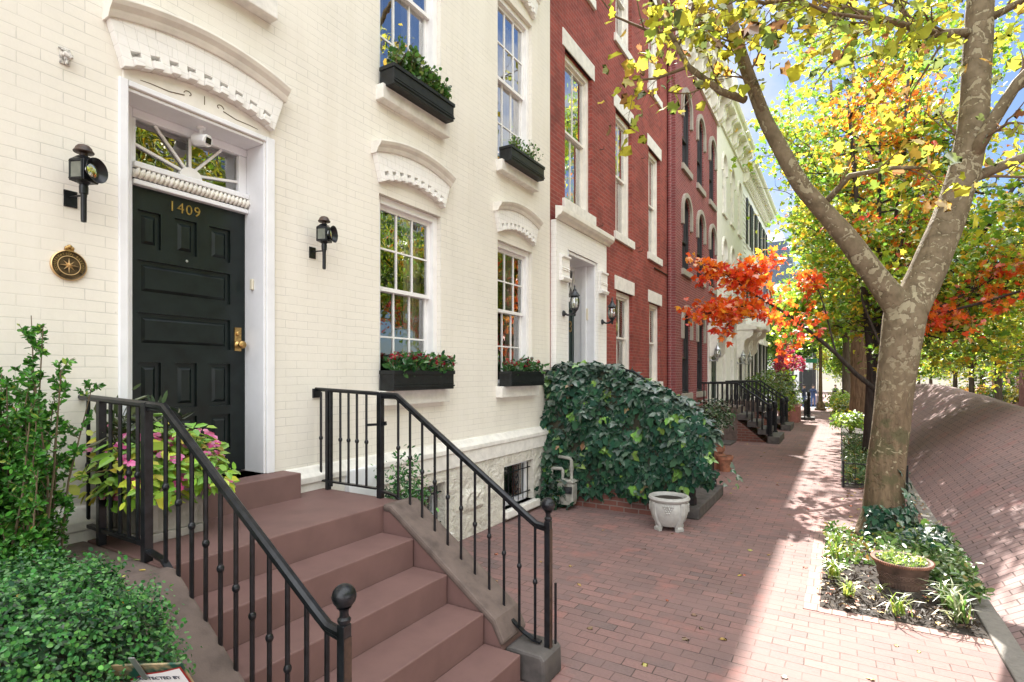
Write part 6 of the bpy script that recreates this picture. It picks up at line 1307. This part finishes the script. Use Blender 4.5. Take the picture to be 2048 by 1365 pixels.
# ------------------------------------------------------------------ street lamp, sign, flag, people, far buildings
t = thing('street_lamp', 'bronze street lamp post on the pavement before the crossing', 'street lamp', (-1.08, 40.3, zg(40.3))); zb = zg(40.3)
mb = MB(); mb.lathe([(.34, 0), (.34, .12), (.26, .2), (.22, .45), (.15, .6)], (-1.08, 40.3, zb), 12); mb.build('base', MAT['bronze'], t); mb = MB(); mb.lathe([(.13, .6), (.1, 2.2), (.085, 4.2), (.1, 4.25)], (-1.08, 40.3, zb), 12); mb.build('post', MAT['bronze'], t)
mb = MB(); mb.lathe([(.1, 4.25), (.2, 4.4), (.22, 4.75), (.12, 5.0), (0, 5.05)], (-1.08, 40.3, zb), 12); mb.build('globe', MAT['plastic'], t, smooth=True)
t = thing('street_sign', 'small green street name sign beside the street lamp', 'sign', (-1.5, 40.2, 2.85)); mb = MB(); mb.box(-1.9, -1.18, 40.19, 40.21, 2.72, 2.98); mb.build('blade', plain('sign_green', (.02, .2, .1), .4, bump=0), t); mb = MB(); mb.tube([(-1.25, 40.2, zb+.5), (-1.25, 40.2, 3.0)], .03, 6); mb.build('post', MAT['zinc'], t)
t = thing('flag', 'red, white and blue striped flag hanging beside the orange leaves', 'flag', (X3, 27.3, 5.4)); mb = MB(); mb.tube([(X3, 27.5, 5.2), (X3+1.15, 26.6, 6.45)], .022, 6); mb.ball((X3+1.15, 26.6, 6.47), .045); mb.build('pole', MAT['plastic'], t)
fm = M('flag_cloth', .8); uvn = fm.n('ShaderNodeUVMap').outputs[0]; sx = fm.n('ShaderNodeSeparateXYZ', {0: uvn}); fr = fm.n('ShaderNodeMath', {0: fm.n('ShaderNodeMath', {0: sx.outputs[1], 1: 6.5}, operation='MULTIPLY').outputs[0]}, operation='FRACT').outputs[0]
cst = fm.mix(fm.ramp(fr, [(.5, g(0)), (.51, g(1))], 'CONSTANT'), (.45, .02, .03), (.8, .8, .8)); vo = fm.n('ShaderNodeTexVoronoi', {'Vector': fm.n('ShaderNodeMapping', {0: uvn, 'Scale': (22, 16, 1)}).outputs[0], 'Scale': 1.0, 'Randomness': 0.0}).outputs[0]
can = fm.mix(fm.ramp(vo, [(.26, g(1)), (.3, g(0))]), (.02, .04, .2), (.8, .8, .8)); inx = fm.n('ShaderNodeMath', {0: fm.n('ShaderNodeMath', {0: sx.outputs[0], 1: .4}, operation='LESS_THAN').outputs[0], 1: fm.n('ShaderNodeMath', {0: sx.outputs[1], 1: .46}, operation='GREATER_THAN').outputs[0]}, operation='MULTIPLY').outputs[0]
fm.link(fm.mix(inx, cst, can), fm.b.inputs['Base Color'])
mb = MB(); V = []; UVf = []; nu, nv = 20, 12
for i in range(nu+1):
    for j in range(nv+1):
        u, v = i/nu, j/nv; p0 = np.array([X3+1.1, 26.64, 6.38]); p1 = np.array([X3+.45, 27.15, 5.68]); a = p0+(p1-p0)*(1-v)
        V.append((a[0]+.03*math.sin(u*9+v*2), a[1]+.05*math.sin(u*7+v*3), a[2]-u*1.35)); UVf.append((u, v))
mb.add(V, [(i*(nv+1)+j, (i+1)*(nv+1)+j, (i+1)*(nv+1)+j+1, i*(nv+1)+j+1) for i in range(nu) for j in range(nv)]); mb.build('cloth', fm.m, t, smooth=True, uv=UVf)
def person(loc, rot, label, top, legs, arms='phone', group=None, skin=(.45, .28, .2), s=1.0):
    B = dict(pelvis=(0, 0, .98, .135), spine=(0, .01, 1.2, .13), chest=(0, 0, 1.38, .145), neck=(0, .0, 1.52, .055), head0=(0, -.02, 1.6, .082), head1=(0, -.01, 1.7, .095))
    nm = list(B); V = [B[k][:3] for k in nm]; Rr = [B[k][3] for k in nm]; E = [(i, i+1) for i in range(5)]
    def ad(p, r, par): V.append(p); Rr.append(r); E.append((par, len(V)-1)); return len(V)-1
    for sg in (-1, 1):
        a = ad((sg*.1, 0, .9, )[:3], .1, 0); a = ad((sg*.11, -.02, .5), .062, a); a = ad((sg*.12, .02, .09), .042, a); a = ad((sg*.135, -.13, .04), .04, a)
        a = ad((sg*.19, 0, 1.42), .062, 2)
        if arms == 'phone': a = ad((sg*.25, -.02, 1.14), .045, a); a = ad((sg*.09, -.25, 1.2), .03, a); hd = (-sg*.3, -.7, .35)
        else: a = ad((sg*.25, .02, 1.14), .045, a); a = ad((sg*.26, -.06, .9), .03, a); hd = (0, -.15, -1)
        q = np.array(V[a]); hd = np.array(hd)/np.linalg.norm(hd); pm = ad(tuple(q+hd*.06), .028, a); sd = np.cross(hd, [1, 0, 0]); sd /= np.linalg.norm(sd)
        for k in range(4): f = ad(tuple(q+hd*(.1)+sd*(k-1.5)*.018), .009, pm); ad(tuple(q+hd*(.15+(.012 if k in (1, 2) else 0))+sd*(k-1.5)*.02), .008, f)
        ad(tuple(q+hd*.08+sd*.05), .009, pm)
    me = bpy.data.meshes.new('person'); me.from_pydata(V, E, []); o = bpy.data.objects.new('person', me); COL.objects.link(o)
    o.modifiers.new('skin', 'SKIN'); 
    for i, v in enumerate(me.skin_vertices[0].data): v.radius = (Rr[i], Rr[i]); v.use_root = i == 0
    sb = o.modifiers.new('sub', 'SUBSURF'); sb.levels = 1; sb.render_levels = 2
    pm_ = M('clothes', .85); z = fm2 = pm_.n('ShaderNodeSeparateXYZ', {0: pm_.obj()}); zz = pm_.n('ShaderNodeMath', {0: z.outputs[2], 1: .5}, operation='MULTIPLY').outputs[0]
    pm_.link(pm_.ramp(zz, [(0, (.02, .018, .016)), (.035, legs), (.475, top), (.765, skin)], 'CONSTANT'), pm_.b.inputs['Base Color']); me.materials.append(pm_.m)
    o.location = loc; o.rotation_euler = (0, 0, rot); o.scale = (s,)*3; ORG[o.name] = Vector((0, 0, 0)); tag(o, label, 'person', group)
    mb = MB(); mb.ball((0, .015, 1.735), .1, 12, 8, (.95, 1.05, .8)); h = mb.build('hair', MAT['bark_dark'], o, smooth=True)
    mb = MB(); mb.ball((0, -.115, 1.665), .016, 6, 5); 
    for sg in (-1, 1): mb.ball((sg*.095, 0, 1.67), .025, 6, 5, (.5, 1, 1))
    mb.build('face_features', plain('skin_tone', skin, .6, bump=0), o)
    mb = MB()
    for sg in (-1, 1): mb.ball((sg*.033, -.098, 1.69), .011, 6, 5)
    mb.box(-.022, .022, -.108, -.1, 1.622, 1.63); mb.build('eyes_and_mouth', MAT['dark'], o)
    if arms == 'phone': mb = MB(); mb.box(-.04, .04, -.36, -.345, 1.2, 1.33); p = mb.build('phone', MAT['black_plastic']); p.location = loc; p.rotation_euler = (0, 0, rot); tag(p, 'dark phone held by the person in the navy sweater', 'phone')
person((-1.85, 49.8, zg(49.8)-.1), .25, 'person in a navy sweater and jeans looking at a phone at the crossing', (.02, .035, .09), (.035, .06, .15))
person((-2.35, 46.8, zg(46.8)-.1), 1.2, 'person in dark clothes half hidden by the iron garden fence', (.02, .025, .05), (.03, .05, .11), 'down')
person((.3, 58, zg(58)), 2.8, 'person in black standing in the shade, rightmost of the two beyond the crossing', (.015, .015, .018), (.02, .02, .025), 'down')
person((-.35, 57, zg(57)), .6, 'person in black standing in the shade, leftmost of the two beyond the crossing', (.02, .018, .018), (.018, .02, .03), 'down')
t = thing('white_building', 'pale building with tall dark shutters beyond the crossing', 'building', (-5, 63, zg(63))); holes = []
mb = MB(); y0 = 60; mb.box(-16, -2.6, y0, y0+9, -1.6, 7.4); mb.build('wall', MAT['pale_wall'], t)
for xx in np.arange(-14.5, -3, 1.9):
    for z0 in (.2, 3.6): f = MB(); f.box(xx, xx+.8, y0-.03, y0-.001, z0, z0+2.2); f = f.build('window', MAT['dark'], t); s_ = MB(); s_.box(xx-.32, xx-.02, y0-.06, y0-.0305, z0, z0+2.2); s_.box(xx+.82, xx+1.12, y0-.06, y0-.0305, z0, z0+2.2); s_.build('shutter', MAT['shutter'], f)
for yy in (61.5, 64.5, 67):
    f = MB(); f.box(-2.599, -2.57, yy, yy+.9, .0, 2.6); f = f.build('window', MAT['dark'], t)
mb = MB(); mb.box(-16.2, -2.4, y0-.2, y0+9.2, 7.4, 7.8); mb.build('roof', MAT['pale_wall'], t)
t = thing('slate_building', 'tall building with a blue-grey slate roof in the distance', 'building', (-10, 92, 0)); mb = MB(); mb.box(-16, -5.6, 90, 104, -2, 15.5); mb.build('wall', MAT['pale_wall'], t)
mb = MB(); mb.prism([(-16.3, 15.5), (-5.3, 15.5), (-6.8, 21.8), (-16.3, 21.8)], 89.7, 104, 1); mb.build('roof', MAT['slate'], t); mb = MB(); mb.box(-10.5, -7.6, 93, 99, 21.8, 24); mb.build('roof_block', MAT['pale_wall'], t)
t = thing('brick_building', 'red brick building half hidden by the trees across the road', 'building', (13, 60, 0))
mb = MB(); mb.box(13.5, 24, 52, 74, -1.5, 8.5); mb.build('wall', MAT['far_brick'], t)
for yy in np.arange(53.5, 72, 3):
    for z0 in (.6, 4.0): f = MB(); f.box(13.46, 13.499, yy, yy+1.1, z0, z0+2.1); f = f.build('window', MAT['dark'], t); s_ = MB(); s_.box(13.4, 13.459, yy-.1, yy+1.2, z0-.2, z0); s_.build('sill', MAT['pale_wall'], f)
mb = MB(); mb.box(13.2, 24.3, 51.7, 74.3, 8.5, 9.0); mb.build('roof', MAT['pale_wall'], t)
t = thing('brick_gate_pier', 'dark red brick pier between the two nearest trees across the road', 'pier', (10.4, 50, zg(50))); mb = MB(); mb.box(10.7, 11.9, 49.5, 50.7, zg(50)-.2, 4.4); mb.build('shaft', MAT['far_brick'], t); mb = MB(); mb.box(10.6, 12.0, 49.4, 50.8, 4.4, 4.7); mb.build('cap', MAT['brownstone'], t)
t = thing('garden_fence', 'dark iron fence along the gardens across the road', 'fence', (10.8, 60, -1), 'low iron garden fences'); mb = MB()
for y in np.arange(30, 92, .35): mb.tube([(10.75, y, zg(y)), (10.75, y, zg(y)+1.1)], .02, 4)
mb.build('bars', MAT['iron'], t); mb = MB()
for a, b in zip(YS[5:11], YS[6:11]): mb.tube([(10.75, max(a, 30), zg(a)+1.05), (10.75, b, zg(b)+1.05)], .03, 4); mb.tube([(10.75, a, zg(a)+.2), (10.75, b, zg(b)+.2)], .03, 4)
mb.build('rail', MAT['iron'], t)
HB = [bush(11.6, 36+5.5*i, 1.3, 1.9, lab, pal, 1000, .2, 80+i, group='hedges across the road', z0=zg(36+5.5*i)) for i, (lab, pal) in enumerate((('dark green rounded hedge nearest the right edge behind the iron fence', GREEN), ('yellow-green bush behind the iron fence', LIME), ('dark bush beside the brick pier', GREEN), ('pale bush beyond the brick pier', YELLOW), ('dark bush fifth along the far fence', GREEN), ('lime bush sixth along the far fence', LIME), ('orange bush seventh along the far fence', ORANGE), ('yellow bush eighth along the far fence', YELLOW), ('last green bush along the far fence', GREEN)))]
# fallen leaves
rng = np.random.default_rng(99)
P = np.concatenate([bedpts(260, -.15, .95, 5.3, 8.1, lambda x, y: np.full(len(x), .05)), bedpts(190, -3.5, .95, 2, 24, lambda x, y: np.full(len(x), .006)), bedpts(170, .3, 1.1, 8.1, 11.3, lambda x, y: np.full(len(x), .018)), bedpts(120, .0, .4, 8.2, 20, lambda x, y: np.full(len(x), .012))])
o = leaves('leaf_litter', P, .042, 'plane', [((.4, .24, .05), 3), ((.5, .12, .04), 2), ((.22, .12, .05), 2), ((.5, .42, .08), 1)], MAT['litter'], None, N=[(0, 0, 1)]*len(P), up=1, jit=.25, seed=19, kind='stuff'); o['label'] = 'scattered fallen autumn leaves on the pavement and bed'; o['category'] = 'leaves'
P = np.array([(rng.uniform(-3.85, -3.0), rng.uniform(1.2, 1.42), 1.005) for _ in range(14)])
o = leaves('leaf_litter', P, .03, 'oval', YELLOW, MAT['litter'], None, N=[(0, 0, 1)]*14, up=1, jit=.2, seed=20, kind='stuff'); o['label'] = 'few small leaves fallen on the landing wall'; o['category'] = 'leaves'
